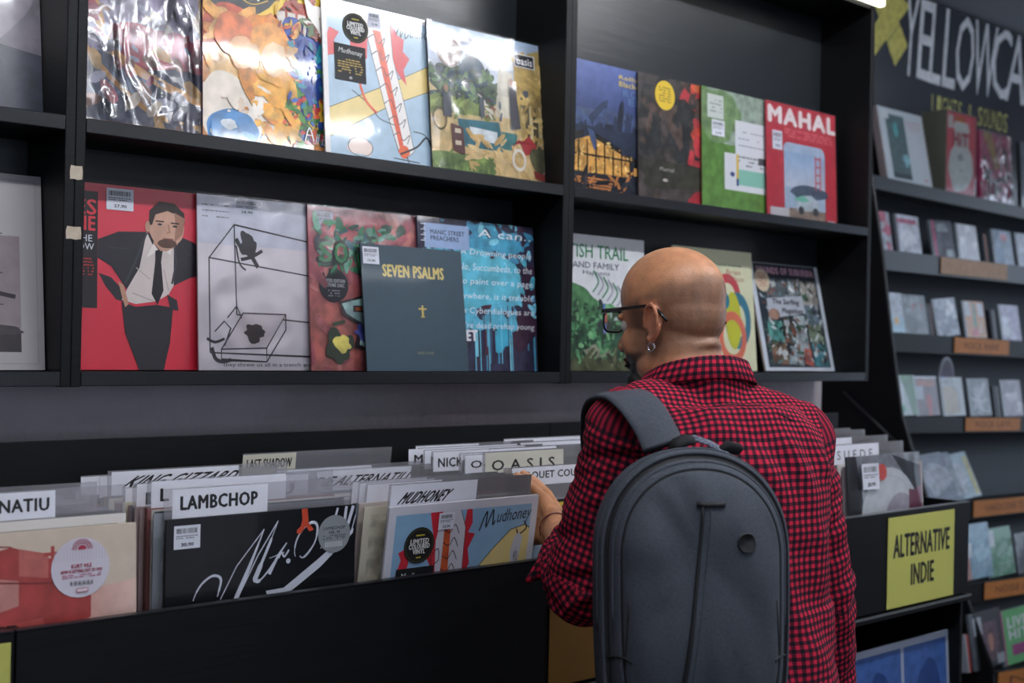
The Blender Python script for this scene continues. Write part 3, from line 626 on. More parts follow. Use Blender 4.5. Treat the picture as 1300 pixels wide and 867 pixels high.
a = Art(bg='#b8606a', n=.3); a.rect(0, .0, 1, .55, '#bf6360', .3); a.blob(.2, .2, .3, .2, '#c56a5e', .4, .3, 1)
for i, (s, x, y) in enumerate((('S', .07, .66), ('O', .18, .66), ('W', .34, .60), ('E', .48, .62))): a.text(s, x-.012, y-.012, x+.10, y+.14, '#232a28', .04); a.text(s, x, y, x+.09, y+.12, '#3f8f5a', .03)
for k in range(12): rg = random.Random(k); a.blob(rg.uniform(.1, .7), rg.uniform(.74, .9), .05, .04, ['#2c7a55', '#79b39b', '#1e4b3a', '#2f6f7a'][k % 4], .4, .6, k)
a.dabs(0, 0, 1, 1, ['#c46a6a', '#a9525c', '#cf8078', '#b8606a'], 90, .05, 5, .5, 1.6); a.dabs(.05, .6, .6, .92, ['#2c7a55', '#1e4b3a', '#79b39b', '#303a44', '#4a9a6a'], 70, .035, 9, .4, 1.4)
for i, (q_, x, y) in enumerate((('S', .07, .66), ('O', .18, .66), ('W', .34, .60), ('E', .48, .62))): a.text(q_, x-.012, y-.012, x+.10, y+.14, '#232a28', .02); a.text(q_, x, y, x+.09, y+.12, '#3f8f5a', .02)
a.poly([(.2, .42), (.5, .5), (.62, .46), (.60, .2), (.4, .12), (.3, .14), (.34, .28), (.22, .34)], '#2b2226'); a.poly([(.22, .41), (.5, .48), (.6, .44), (.58, .22), (.4, .14), (.34, .16), (.37, .29), (.25, .35)], '#93b4b1', .3)
a.rect(.3, .36, .55, .40, '#382830'); a.rect(.32, .37, .52, .39, '#b5602f', .3); a.blob(.4, .24, .1, .05, '#4b53a0', .4, .5, 2)
a.blob(.2, .14, .1, .1, '#22301f', .3, .6, 8); a.blob(.22, .16, .06, .05, '#c6b95c', .4, .5, 9); a.line([(.15, .28), (.24, .3)], .02, '#2c3a26')
def st(o, t):
    roundstk(o, -LP/2+.17*LP, .52*LP, .033, t, '#20242b', lambda q: (q.text('LIMITED EDITION', .12, .58, .88, .68, '#c9c9cc', .02), q.text('PICTURE DISC', .14, .45, .86, .55, '#c9c9cc', .02), q.scribble(.3, .15, .7, .38, '#9a9a9e', 3, .04, 1)))
    price(o, -LP/2+.05*LP, .86*LP, t, '34,90', .04, .035)
wallrec('pink graffiti style cover in creased film, behind the dark blue record', 399, 0, a, '#8a4a50', 5, 2, wrap=1, stickers=st)

a = Art(bg='#31304a', n=.4)
for k in range(34):
    rg = random.Random(k+5); x = rg.uniform(0, 1); a.rect(x, rg.uniform(-.1, .25), x+rg.uniform(.008, .022), rg.uniform(.35, .8), ['#4fa3c0', '#7cc6da', '#2a2a48', '#3f88ad', '#4a2236'][k % 5], .2)
a.blob(.4, .62, .42, .22, '#58b4cc', .35, .4, 1); a.blob(.85, .45, .2, .25, '#3a2338', .4, .5, 3); a.blob(.55, .42, .35, .14, '#55aecb', .3, .5, 6); a.blob(.7, .88, .3, .1, '#3f93b4', .45, .5, 8); a.blob(.68, .22, .07, .1, '#3fa7c6', .1, .5, 12)
for k in range(12):
    rg = random.Random(k+35); x = rg.uniform(.3, .98); a.rect(x, rg.uniform(-.1, .1), x+.008, rg.uniform(.3, .5), ['#6fc4de', '#3a2c44'][k % 2], .1)
a.dabs(.0, .35, 1, 1, ['#58b4cc', '#3f88ad', '#2a2a48', '#4a2236', '#7cc6da', '#31304a'], 150, .04, 7, .4)
a.blob(.5, .6, .34, .16, '#58b4cc', .3, .4, 1)
for i, s in enumerate(('A can..', 'A Drowning people', 'No, Succumbeds, to the', 'To paint over a page', 'anywhere, is it trouble', 'says Cyberdialogues are', "they're dead prehap young")):
    y = .88-.098*i if i else .92
    a.text(s, .36-.02*i if i else .5, y-.02, .97, y+.033, '#dfe4ea', .012, .15)
a.rect(.05, .80, .42, .96, '#93a9cf', .1); a.text('MANIC STREET', .10, .89, .38, .92, '#25304a', .02); a.text('PREACHERS', .10, .85, .33, .88, '#25304a', .02)
a.text('STREET', .17, .20, .46, .27, '#e3dfe6', .04); a.text('ERS', .22, .125, .37, .19, '#e3dfe6', .04)
for k in range(10): a.rect(.02+.02*(k % 3), .84+.012*k, .06, .846+.012*k, '#cfd7e4')
wallrec('blue dripping paint cover covered in white handwriting', 539, 0, a, '#24344a', 5, 3)
# ten inch record leaning in front
a = Art(.25, .25, '#27404f', .06)
a.text('SEVEN PSALMS', .20, .75, .80, .845, '#c9b46c', .03)
for i in range(6): pass
a.rect(.555, .44, .575, .53, '#c2a75c'); a.rect(.525, .495, .605, .508, '#c2a75c'); a.rect(.545, .433, .585, .441, '#c2a75c'); a.text('NICK CAVE', .49, .135, .65, .155, '#8b8866', .01)
def st(o, t): price(o, -.125+.004, .21, t, '19,90', .038, .034)
Y_ = _last[0][1]-.0195; x_ = P(465, 471, Y_).x
o = sleeve('record', 'small dark blue record with gold title SEVEN PSALMS and gold cross', 'record', .25, .25, .004, '#1f333f', (x_+.125, Y_, ZL+.0015), 8, 0, a, SATIN, 'records displayed on the wall shelves'); st(o, .004)

# --- bottom row, right unit ---
a = Art(bg='#d6d8dc', n=.05)
a.blob(.4, .18, .8, .2, '#3c5a3c', .5, .3, 1); a.blob(.2, .42, .35, .22, '#4d7a52', .55, .3, 4); a.blob(.7, .25, .4, .14, '#2f4f3c', .5, .4, 3); a.rect(0, 0, 1, .09, '#4a5038', .5); a.blob(.5, .14, .14, .05, '#8b8a78', .4, .4, 7); a.blob(.55, .35, .08, .16, '#333b3c', .4, .4, 8)
for k in range(18): rg = random.Random(k); a.blob(rg.uniform(.05, .9), rg.uniform(.12, .5)-.0, .05, .03, ['#5f9a6a', '#2a4732', '#3f6f4a'][k % 3], .5, .6, k)
a.dabs(.0, .08, .9, .50, ['#5f9a6a', '#2a4732', '#3f6f4a', '#77a878', '#233a2c'], 220, .03, 5, .5); a.dabs(0, 0, 1, .12, ['#4a5038', '#6b6a50', '#39402c'], 40, .03, 6, .4, 2)
a.rect(.55, .44, .57, .5, '#5173b5'); a.rect(.56, .36, .59, .43, '#b5584a'); a.rect(.55, .28, .58, .35, '#7a78c0')
a.text('PICTISH TRAIL', .01, .83, .82, .93, '#3f8a62', .0); a.text('ISLAND FAMILY', .14, .755, .72, .80, '#6d7080', .0); a.text('Happens', .34, .70, .62, .74, '#7d7f8d', 0)
for k in range(9): a.curve([(.45+.05*k, .74-.02*k), (.5+.05*k, .66-.02*k), (.44+.05*k, .58-.02*k)], .012, ['#3f8a62', '#9a9ba8'][k % 2], 5)
a.rect(-.01, .46, .13, .70, '#1a1c20'); a.scribble(.02, .48, .1, .68, '#8d8f98', 8, .01, 1)
wallrec('white cover with green hand drawn title over a leafy hill photo', 700, 0, a, '#c4c8c4', 2, 0)
a = Art(bg='#cfd0ae', n=.03)
a.ring(.66, .62, .10, .17, '#b8434c', asp=1.1); a.ring(.78, .42, .10, .17, '#2f6f86', 0, asp=1.4); a.ell(.72, .42, .10, .24, '#b7b92f'); a.ring(.7, .28, .12, .18, '#cc6a52', asp=1.2); a.ell(.62, .58, .06, .07, '#2e7d94')
a.text('with friends', .55, .865, .86, .89, '#5f7a76', .01); a.text('Brian', .66, .80, .84, .845, '#a8645a', .01); a.text('Wilson', .66, .745, .88, .79, '#a8645a', .01)
wallrec('cream cover with overlapping coloured rings, half hidden behind the head', 864, 0, a, '#b9b99c', 5, 0)
a = Art(bg='#c2c9d4', n=.03); a.rect(.055, .03, .95, .955, '#26303a', .1)
a.text('SOUNDS OF SUBURBIA', .1, .865, .92, .925, '#b48ca0', .05)
BL = [(.18, .60, .5, .83, '#575f66'), (.5, .66, .66, .83, '#7c8489'), (.68, .55, .93, .82, '#8d8a84'), (.12, .26, .34, .44, '#4f8c86'), (.35, .24, .5, .48, '#50453f'), (.5, .12, .68, .5, '#8b959a'), (.69, .42, .93, .6, '#5c6976'), (.70, .25, .92, .42, '#6d7b69'), (.12, .06, .36, .25, '#6a5442'), (.36, .05, .56, .22, '#7f8d92'), (.58, .05, .7, .2, '#a55a52'), (.71, .04, .93, .25, '#3f7580')]
for i, (x0, y0, x1, y1, c) in enumerate(BL): a.poly([(x0, y0+.01), (x1, y0-.01), (x1-.005, y1), (x0+.01, y1)], c, .6)
a.dabs(.1, .06, .92, .82, ['#2a2f36', '#aab0b4', '#7d4c3e', '#3b5a4a', '#c9cdd0', '#5a7a80', '#171b20'], 260, .022, 7, .4, 1.5)
for k in range(14): rg = random.Random(k+3); a.blob(rg.uniform(.12, .9), rg.uniform(.08, .8), .035, .03, ['#2a2f36', '#aab0b4', '#7d4c3e', '#3b5a4a'][k % 4], .4, .6, k)
a.poly([(.16, .46), (.17, .64), (.69, .68), (.70, .52)], '#a7adb8', .05); a.text('The Surfing', .24, .58, .62, .64, '#2a2630', .025, .15); a.text('Magazines', .36, .50, .66, .56, '#2a2630', .025, .15); a.ell(.24, .5, .08, .05, '#9a7766', .3)
wallrec('white framed cover with a busy photo collage, right of the man', 976, 0, a, '#b5a493', 13, 0, t=.007, stickers=lambda o, t: roundstk(o, -LP/2+.15*LP, .80*LP, .032, t, '#c2b39c', lambda q: q.scribble(.2, .2, .8, .85, '#a0503f', 6, .05, 3)))

# --- left unit ---
a = Art(bg='#7e7782', n=.25); a.blob(.55, .8, .4, .5, '#9a929c', .2, .2, 1); a.blob(.62, .35, .08, .06, '#a04a3c', .1); a.poly([(0, 0), (1, 0), (1, .35), (0, .5)], '#3d4250', .4)
wallrec('silvery grey reflective record cover at the top left edge', -226, 1, a, '#4b4650', 8, 1)
a = Art(bg='#5a3c38', n=.2); a.poly([(0, 0), (1, 0), (1, .62), (0, .95)], '#5b4249', .15); a.line([(0, .97), (1, .63)], .02, '#8f4c2c')
x_ = P(62, 138, 1.98).x; sleeve('record', 'dark brown record standing behind the silvery cover at top left', 'record', LP, LP, .004, '#3d2c2e', (x_-LP/2, 2.013, ZU+.0015), 7, 0, a, GLOSS, 'records displayed on the wall shelves')
a = Art(bg='#a9a5a6', n=.03)
a.rect(.03, .03, .97, .97, '#8f8b8d'); a.rect(.033, .033, .967, .967, '#aba7a8'); a.rect(.10, .09, .885, .68, '#8d8085', .1)
a.rect(.10, .09, .885, .2, '#2c272c', .3); a.blob(.5, .2, .35, .04, '#3b353a', .3, .4, 1); a.rect(.69, .16, .715, .54, '#2e272e'); a.line([(.60, .42), (.86, .37)], .022, '#2e272e'); a.line([(.1, .5), (.8, .49)], .005, '#3a333a'); a.line([(.1, .66), (.8, .69)], .005, '#3a333a'); a.line([(.1, .33), (.8, .33)], .005, '#3a333a')
for x in (.3, .66, .74): a.rect(x, .48, x+.008, .51, '#3a333a'); a.rect(x-.02, .32, x-.01, .345, '#3a333a')
o = P(57, 470, 1.96); sleeve('record', 'grey framed cover with a black and white telegraph pole landscape', 'record', LP, LP, .006, '#9a9798', (o.x-LP/2, 1.965, ZL+.0015), 7, 0, a, GLOSS, 'records displayed on the wall shelves')
a = Art(.31, .24, '#30363b', .1)
sleeve('record', 'plain dark grey record behind the grey framed landscape cover', 'record', .26, .30, .004, '#262b2f', (o.x-.10, 1.995, ZL+.0015), 5, 0, a, GLOSS, 'records displayed on the wall shelves')
a = Art(.05, .05, '#8a7b80'); a.text('V', .2, .1, .8, .6, '#93263a', .05)
# ---------------- records in the bins ----------------
TOPC = ['#c9c3bd', '#8b8f96', '#b8aca8', '#3a3c42', '#d9d4cf', '#b9a3a2', '#7f8894', '#cfc7b4', '#2b2c31', '#b5b9c2', '#8e7c6c', '#c2b8bf', '#5b6472', '#e0dbd6', '#8f5a5a', '#cfc8b4']
SLB = .003
CN = ['beige', 'grey', 'dusty pink', 'charcoal', 'off white', 'brick red', 'blue grey', 'cream', 'black', 'silver grey', 'brown', 'lilac grey', 'slate blue', 'white', 'red', 'mustard']
ORD = ['first', 'second', 'third', 'fourth', 'fifth', 'sixth', 'seventh', 'eighth', 'ninth', 'tenth', 'eleventh', 'twelfth', 'thirteenth', 'fourteenth', 'fifteenth', 'sixteenth', 'seventeenth', 'eighteenth', 'nineteenth', 'twentieth', 'twenty-first', 'twenty-second', 'twenty-third', 'twenty-fourth', 'twenty-fifth', 'twenty-sixth', 'twenty-seventh']
def stock(x0, ys, lean, base_label, grp, seed, top=CZ-.262, avoid=()):
    """plain sleeves standing one behind another"""
    rg = random.Random(seed); prev = {}
    for i, y in enumerate(ys):
        for v in sorted(avoid):
            if -.0040 < y-v < .0055: y = v+.0055
        if i and y-last < SLB+.0012: y = last+SLB+.0012
        last = y
        c = rg.choice(TOPC); dx = rg.uniform(-.004, .004); dz = rg.uniform(-.004, .002)
        o = sleeve('record', base_label, 'record', LP, LP, SLB, c, (x0+LP/2+dx, y, top-LP+dz+.002), lean, rg.uniform(-.5, .5), None, None, grp)
        tag(o, '%s plain sleeve, %s from the front in the stack behind %s' % (CN[TOPC.index(c)], ORD[i], base_label))
        if c not in prev:
            a = Art(); a.rect(.0, .0, 1, 1, c); a.rect(.04, .5, .96, .96, rg.choice(TOPC), .4)
            prev[c] = a.build('cover_print', PRINT, o, -SLB-.0001)
        else:
            k = prev[c].copy(); COL.objects.link(k); k.parent = o
def rng(a, b, n): return [a+(b-a)*i/(n-1) for i in range(n)]
def divider(x0, y, lean, text, label, lx=.012, lw=.15, lh=.034, top=CZ-.212, ital=0, bold=.03, ty=.28, tw=None, bg='#dfe0ea', wsheet=.312, tx=.08, grp='clear plastic divider cards in the record bins', fc='#16171b'):
    h = .35
    o = box('divider_card', (0, -.0012, 0, wsheet, 0, h), SHEET, None, 0, loc=(x0, y, top-h), rot=(R(-lean), 0, 0))
    tag(o, label, 'divider', grp)
    a = Art(lw, lh, bg, .02)
    if text:
        tw = tw or min(.86, .075*len(text)*.034/lh*lh/.034*.15/lw)
        a.text(text, tx, ty, tx+tw, ty+.46, fc, bold, ital)
    a.build('header_label', PAPER, o, -.0016, lx, h-lh-.002)
    return o
def pre(n): return n
G = 'records filed in the wall bins, stack %s'

# bin at the far left: red house cover
xk = P(182, 760, 1.566).x
stock(xk-LP-.01, rng(1.60, 1.90, 24), 2, pre('the house cover'), G % 'one', 1, CZ-.243, (1.615, 1.665, 1.90))
a = Art(bg='#cdbdab', n=.06)
a.blob(.5, .2, .9, .42, '#ab3c38', .2, .1, 1); a.rect(0, 0, 1, .70, '#a43a36', .2); a.grad([(.5, .58), (1, .60), (1, .76), (.5, .70)], '#b4605a', '#dcbcb0', 0, .1); a.grad([(.5, 0), (1, 0), (1, .60), (.5, .58)], '#ab3c38', '#d59c97', 0, .1)
a.poly([(-.02, .80), (.2, .88), (.47, .94), (.68, .86), (.80, .80), (.80, .62), (.5, .5), (-.02, .5)], '#a43c39', .25); a.poly([(-.02, .8), (.05, .9), (.28, .96), (.42, .80), (.3, .6), (-.02, .6)], '#8e2e2d', .2)
a.poly([(.5, .93), (.62, .9), (.62, .80), (.5, .82)], '#b7625c', .2); a.poly([(.40, .82), (.5, .8), (.5, .7), (.42, .68)], '#b98078', .15); a.rect(.60, .89, .74, .905, '#a8423e'); a.rect(.63, .86, .645, .93, '#a8423e'); a.rect(.70, .87, .715, .93, '#a8423e')
a.grad([(0, .60), (.6, .64), (.6, .5), (0, .5)], '#a3302c', '#b4504a', 0, .1); a.grad([(.10, .66), (.26, .66), (.26, .88), (.10, .84)], '#8e2e2d', '#a84844', 1, .2); a.poly([(.33, .70), (.40, .72), (.40, .83), (.33, .80)], '#c08c84', .2); a.line([(.05, .9), (.28, .96), (.47, .94)], .006, '#7c2625'); a.line([(.28, .96), (.42, .80), (.80, .76)], .006, '#7c2625')
def st(o, t):
    def p(q):
        for k in range(18): q.rect(.06+.05*k, .62, .066+.05*k, .66+.28*math.sqrt(max(0, 1-((k-8.5)/9.5)**2)), '#b9a9b4')
        q.ring(.52, .80, .10, .115, '#a8324a', 0, 0, 180); q.ring(.52, .80, .135, .148, '#a8324a', 0, 0, 180); q.ring(.52, .80, .165, .175, '#a8324a', 0, 0, 180); q.add([[(.52+.075*math.cos(R(v)), .80+.075*math.sin(R(v))) for v in range(0, 181, 20)]], '#a8324a')
        q.text('KURT VILE', .34, .50, .68, .56, '#a8324a', .03); q.text('HOW IS GETTING OUT TO YOU', .16, .42, .86, .47, '#a8324a', .03); q.scribble(.18, .33, .84, .40, '#b4607a', 2, .015, 1)
        for k in range(16): q.rect(.32+.024*k, .21, .32+.024*k+.006+.008*(k % 3 == 0), .28, '#2a2a30')
        q.ring(.52, .13, .0, .0, '#a8324a'); q.rect(.42, .09, .62, .16, '#a8324a'); q.rect(.43, .1, .61, .15, '#d8c9d2')
    roundstk(o, LP/2-.245*LP, .83*LP, .0395, t, '#cbc6d2', p)
o = sleeve('record', 'cream and red record with a house picture and a large round sticker', 'record', LP, LP, .006, '#cfbfa8', (xk-LP/2, 1.584, CZ-.252-LP), 3, 0, a, PRINT, None); st(o, .006)
divider(xk-LP+.0, 1.615, 2, 'INDIE ALTERNATIU', 'clear divider with a cut off ALTERNATIU header at the left edge', .0, .215, .036, CZ-.203, 0, tw=.90, tx=.06)
divider(xk-LP-.02, 1.665, 2, '', 'blank clear divider behind the ALTERNATIU header at left', .0, .02, .03, CZ-.203)
divider(xk-LP-.17, 1.90, 0, '', 'clear divider corner standing tall at the left photo edge', .0, .02, .03, CZ-.205)

# bin with the black record
x1 = P(207, 760, 1.60).x
stock(x1-.006, rng(1.612, 1.92, 27), 0, pre('the script cover'), G % 'two', 2, CZ-.246, (1.612, 1.655, 1.70, 1.735, 1.80, 1.84, 1.90))
a = Art(bg='#14171c', n=.04)
W = '#c7cbd9'
a.curve([(.135, .625), (.15, .66), (.18, .70), (.225, .727), (.26, .722), (.272, .70), (.262, .655), (.255, .63)], [.005, .008, .010, .012, .012, .010, .006], W)
a.line([(.27, .615), (.35, .76), (.49, .92)], .005, W); a.line([(.49, .92), (.42, .76), (.345, .60)], [.004, .016, .024], W)
a.line([(.36, .615), (.46, .80), (.563, .952)], .006, W); a.curve([(.563, .952), (.52, .85), (.46, .72), (.448, .69), (.463, .678), (.50, .705), (.557, .775)], [.004, .014, .024, .026, .016, .008, .006], W)
a.line([(.52, .705), (.568, .79), (.612, .845)], [.018, .012, .006], W); a.curve([(.568, .775), (.585, .80), (.60, .78), (.625, .81)], .009, W); a.line([(.52, .78), (.60, .80)], .004, W)
a.ell(.622, .757, .012, .012, W)
O_ = [(.66, .775), (.655, .80), (.665, .85), (.70, .905), (.745, .93), (.775, .92), (.78, .88), (.765, .83), (.73, .785), (.70, .765), (.685, .775)]
a.curve(O_, [.004, .008, .012, .014, .012, .008, .010, .006], W)
a.poly([(.505, .628), (.60, .632), (.78, .745), (.99, .885), (.985, .86), (.80, .71), (.62, .60), (.515, .60)], W)
a.curve([(.80, .80), (.85, .86), (.895, .99)], [.006, .010, .012], W); a.line([(.90, .85), (.935, .92), (.945, .995)], .016, W); a.line([(.925, .84), (.96, .92), (.985, .995)], .018, W); a.curve([(.955, .85), (.975, .87), (1.0, .95)], .005, W)
a.poly([(.690, 1.0), (.722, 1.0), (.73, .93), (.76, .895), (.735, .888), (.715, .915), (.685, .88), (.665, .885), (.665, .90), (.685, .915), (.695, .945)], '#c14a33')
def st(o, t):
    price(o, -LP/2+.035*LP, .865*LP, t, '30,90', .040, .033)
    roundstk(o, LP/2-.125*LP, .865*LP, .029, t, '#82878c', lambda q: (q.text('LAMBCHOP', .16, .62, .84, .70, '#20242a', .02), q.text('MR. M', .34, .50, .66, .58, '#20242a', .02), q.scribble(.14, .36, .86, .48, '#3a3f44', 3, .02, 1), [q.rect(.22+.05*k, .16, .245+.05*k, .3, '#c3c6ca') for k in range(11)]))
o = sleeve('record', 'black record with flowing white script lettering and a silver round sticker', 'record', LP, LP, .0055, '#0e1014', (x1+LP/2, 1.600, CZ-.253-LP), 0, 0, a, GLOSS, None); st(o, .0055)
divider(x1+.004, 1.612, 0, 'LAMBCHOP', 'clear divider with a large LAMBCHOP header above the black record', .012, .152, .042, CZ-.2115, 0, .035, .30, .80, tx=.085)
divider(x1-.002, 1.655, 0, 'L', 'clear divider with a single bold L header behind the LAMBCHOP one', .006, .22, .038, CZ-.2035, 0, .035, .25, .055, tx=.065)
divider(x1-.004, 1.700, 0, 'L   ATIU', 'clear divider with an L partly covered, third from the front', .006, .29, .038, CZ-.2115, 0, .02, .2, .86, tx=.05)
divider(x1-.004, 1.735, 0, '', 'blank white headed divider between the L and the KING headers', .004, .15, .034, CZ-.221)
divider(x1+.000, 1.800, 0, 'KING GIZZARD', 'clear divider with a bold italic KING GIZZARD header', .006, .215, .036, CZ-.2030, .25, .03, .32, .84, tx=.08)
divider(x1+.004, 1.84, 0, '', 'blank white headed divider right behind the KING GIZZARD header', .0, .16, .034, CZ-.214)
divider(x1-.002, 1.90, 0, '', 'blank white headed divider standing last in the black record bin', .0, .14, .034, CZ-.2196)

# bin with the cartoon cover
x2 = P(482, 725, 1.58).x
stock(x2-.02, rng(1.640, 1.90, 20), -7, pre('the cartoon cover'), G % 'three', 3, CZ-.256, (1.66, 1.68, 1.70, 1.86, 1.885, 1.92))
a = mud_art()
def mst(o, t):
    def p(a):
        a.ring(.5, .5, .44, .46, '#4a4826'); a.text('LIMITED', .2, .55, .8, .68, '#e4e4e0', .03); a.text('COLOURED', .16, .41, .84, .54, '#e4e4e0', .03); a.text('VINYL', .3, .27, .7, .40, '#e4e4e0', .03)
        a.rect(.36, .76, .64, .80, '#b8a93a'); a.rect(.42, .15, .58, .19, '#b8a93a')
    roundstk(o, -LP/2+.205*LP, .79*LP, .0300, t, '#0e0d11', p)
    b = Art(.075, .075, '#101116'); b.text('Mudhoney', .12, .72, .88, .9, '#d8d8d6', .005, .2, -.02); b.scribble(.1, .2, .9, .62, '#b59a52', 6, .035, 2)
    b.build('text_sticker', PAPER, o, -t-.0012, -LP/2+.075*LP, .675*LP-.075)
    price(o, -LP/2+.315*LP, .86*LP, t, '32,90', .032, .028)
a = Art(bg='#c9c8d2'); i = .045
a.rect(i, .04, 1-i, 1-i, '#84aac9', .06)
a.poly([(.6, .62), (.70, .72), (.82, .82), (.92, .84), (1-i, .82), (1-i, .3), (.3, .3)], '#d8c384', .05); a.line([(.58, .60), (.70, .72), (.82, .82), (.92, .84), (1-i, .82)], .005, '#333')
a.poly([(.26, 1-i), (.34, 1-i), (.38, .8), (.32, .62), (.26, .72), (.29, .84)], '#c22a38'); a.poly([(.06, .6), (.10, .72), (.08, .76), (.13, .78), (.15, .7), (.12, .6)], '#c22a38')
a.poly([(.50, 1-i), (.535, 1-i), (.545, .88), (.52, .83), (.57, .82), (.53, .74), (.55, .66), (.5, .58), (.47, .62), (.48, .8)], '#c22a38')
a.poly([(.34, 1-i), (.46, 1-i), (.50, .86), (.505, .6), (.33, .58), (.31, .8)], '#c8c6d0'); a.poly([(.36, .87), (.40, .88), (.41, .60), (.36, .60)], '#cc5a33', .25)
a.line([(.46, 1-i), (.50, .86), (.505, .6)], .004, '#333')
for k in range(4): a.curve([(.36, .86-.07*k), (.40, .84-.07*k), (.43, .88-.07*k), (.46, .83-.07*k)], .005, '#2c2c30', 5)
a.curve([(.30, .66), (.29, .72), (.33, .76), (.34, .7), (.31, .68)], .005, '#333')
a.curve([(.595, .83), (.62, .90), (.64, .93), (.64, .85), (.68, .94), (.685, .86), (.70, .88)], .008, '#1d1d26')
a.text('udhoney', .705, .845, .945, .935, '#1d1d26', .0, .2, .01); a.curve([(.91, .86), (.93, .82), (.88, .79), (.86, .82)], .008, '#1d1d26')
a.poly([(.84, .60), (.83, .70), (.85, .78), (.88, .80), (.91, .77), (.90, .7), (.89, .62)], '#b9bac6'); a.text('whu', .855, .64, .885, .72, '#222', .0)
o = sleeve('record', 'white bordered blue and yellow cartoon cover at the front of the bin by the hand', 'record', LP, LP, .0055, '#c9c6cc', (x2+LP/2, 1.605, CZ-.253-LP), -8, 0, a, PRINT, None); mst(o, .0055)
divider(x2+.004, 1.613, -8, 'MUDHONEY', 'clear divider with a tall black MUDHONEY header by the hand', .004, .175, .040, CZ-.218, .22, .032, .22, .54, tx=.08, wsheet=.300)
for k, y in enumerate((1.66, 1.68, 1.70)): divider(x2-.004-.001*k, y, -7, '', 'blank white headed divider behind the MUDHONEY header, %s back' % ['first', 'second', 'third'][k], .003, .15, .036, CZ-.2225)
divider(x2-.03, 1.86, -7, 'INDIE ALTERNATIU', 'clear divider with an italic INDIE ALTERNATIU header', .0, .262, .036, CZ-.221, .15, .02, .25, .86, tx=.08)
divider(x2-.04, 1.885, -7, 'L. Shadow Lips', 'clear divider with a low header behind the INDIE ALTERNATIU one', .0, .20, .03, CZ-.218)
divider(x2-.082, 1.92, -7, 'LAST SHADOW', 'tall clear divider with a small cream LAST SHADOW header', .0, .105, .036, CZ-.192, 0, .02, .3, .84, tx=.08, bg='#cfcbb9')

# bin under the hand, front part pushed back
x3 = 1.452
stock(x3, rng(1.675, 1.91, 17), 1, pre('the man\'s hand'), G % 'four', 4, CZ-.285, (1.672, 1.735, 1.79, 1.80, 1.86, 1.885, 1.905, 1.925, 1.83))
a = Art(bg='#17181d'); a.poly([(.0, .98), (.42, .98), (.30, .80), (.0, .74)], '#d1b23c', .05)
rg = random.Random(4)
for k in range(16):
    x, y = rg.uniform(.3, .9), rg.uniform(.6, .97); a.line([(x, y), (x+rg.uniform(-.16, .16), y+rg.uniform(-.14, .14))], .010, '#c4c8cc')
sleeve('record', 'black record with yellow patch and white cracked lines behind the hand', 'record', LP, LP, .004, '#d0c7c9', (x3+LP/2, 1.662, CZ-.2855-LP), 1, 0, a, PRINT, None)
divider(x3-.008, 1.672, 1, 'PARQUET COURTS', 'clear divider with a PARQUET COURTS header behind the hand', .020, .29, .034, CZ-.2225, 0, .02, .30, .66, tx=.03)
divider(x3-.006, 1.735, 1, 'O A S I S', 'cream headed clear divider with wide spaced OASIS lettering', .006, .20, .042, CZ-.199, 0, .02, .2, .80, tx=.08, bg='#cfccbf')
divider(x3-.008, 1.79, 1, 'O-P-Q', 'clear divider with an O-P-Q header beside the OASIS one', .004, .235, .036, CZ-.208, 0, .02, .25, .45, tx=.06)
divider(x3-.010, 1.80, 1, '', 'blank divider wedged between the O-P-Q and NICK headers', .004, .2, .036, CZ-.206)
divider(x3-.030, 1.86, 1, 'NICK CAVE', 'clear divider with a bold NICK header', .004, .24, .038, CZ-.206, 0, .025, .22, .55, tx=.05)
divider(x3-.03, 1.885, 1, 'N', 'clear divider with a single N header', .002, .26, .036, CZ-.205, 0, .03, .2, .07, tx=.06)
divider(x3-.03, 1.905, 1, 'M', 'clear divider with a single M header, furthest left of its bin', -.022, .28, .034, CZ-.203, 0, .03, .2, .07, tx=.05)
divider(x3-.02, 1.925, 1, 'M. NUTINI & CONWAY  HOTEL', 'tall clear divider with a half hidden long header at the back', .0, .16, .03, CZ-.200, 0, .01, .3, .9)
divider(x3+.09, 1.83, 1, 'Z Quarry', 'clear divider with a half hidden italic header behind the OASIS one', .0, .18, .032, CZ-.203, .1, .0, .3, .45, tx=.2)
# bin behind the man's arm
x4 = 1.815
stock(x4, rng(1.66, 1.91, 14), 1, pre('the man'), G % 'five', 5, CZ-.285, (1.93, 1.90, 1.86))
for k, (y, s) in enumerate(((1.93, 'REMY'), (1.90, 'TRAVIS'), (1.86, 'SUN'))):
    divider(x4-.15+.02*k, y, 1, s, 'clear divider with a partly hidden header left of the checked sleeve, %s from back' % ['first', 'second', 'third'][k], .0, .24, .034, CZ-.195-.006*k, 0, .02, .2, .4)
# right bin with the picture disc
x6 = P(1092, 650, 1.575).x
stock(x6+.01, rng(1.60, 1.90, 20), 3, pre('the picture disc'), G % 'six', 6, CZ-.265, (1.64, 1.69, 1.75, 1.80, 1.86))
a = Art(bg='#a3a6ad', n=.3)
a.poly([(0, 0), (.32, 0), (.12, 1), (0, 1)], '#2c2e33', .2); a.rect(.8, .5, 1, .9, '#8a3f55', .3); a.poly([(.6, 1), (.98, .9), (1, .75), (.9, .7)], '#3c3f46', .3)
a.ell(.56, .44, .42, .46, '#eef2f4', .08); a.ell(.7, .40, .26, .30, '#c8c2cd', .2); a.ring(.56, .44, .36, .362, '#9aa3a6', asp=1.1)
for k in range(5): a.add([[(.56, .44), (.56+.40*math.cos(R(200+9*k)), .44+.44*math.sin(R(200+9*k))), (.56+.40*math.cos(R(209+9*k)), .44+.44*math.sin(R(209+9*k)))]], ['#c5c49a', '#b7c4a4', '#c4a9b0', '#b5b8cf', '#c2c9c2'][k], .1)
a.ell(.6, .36, .09, .07, '#3b3d42')
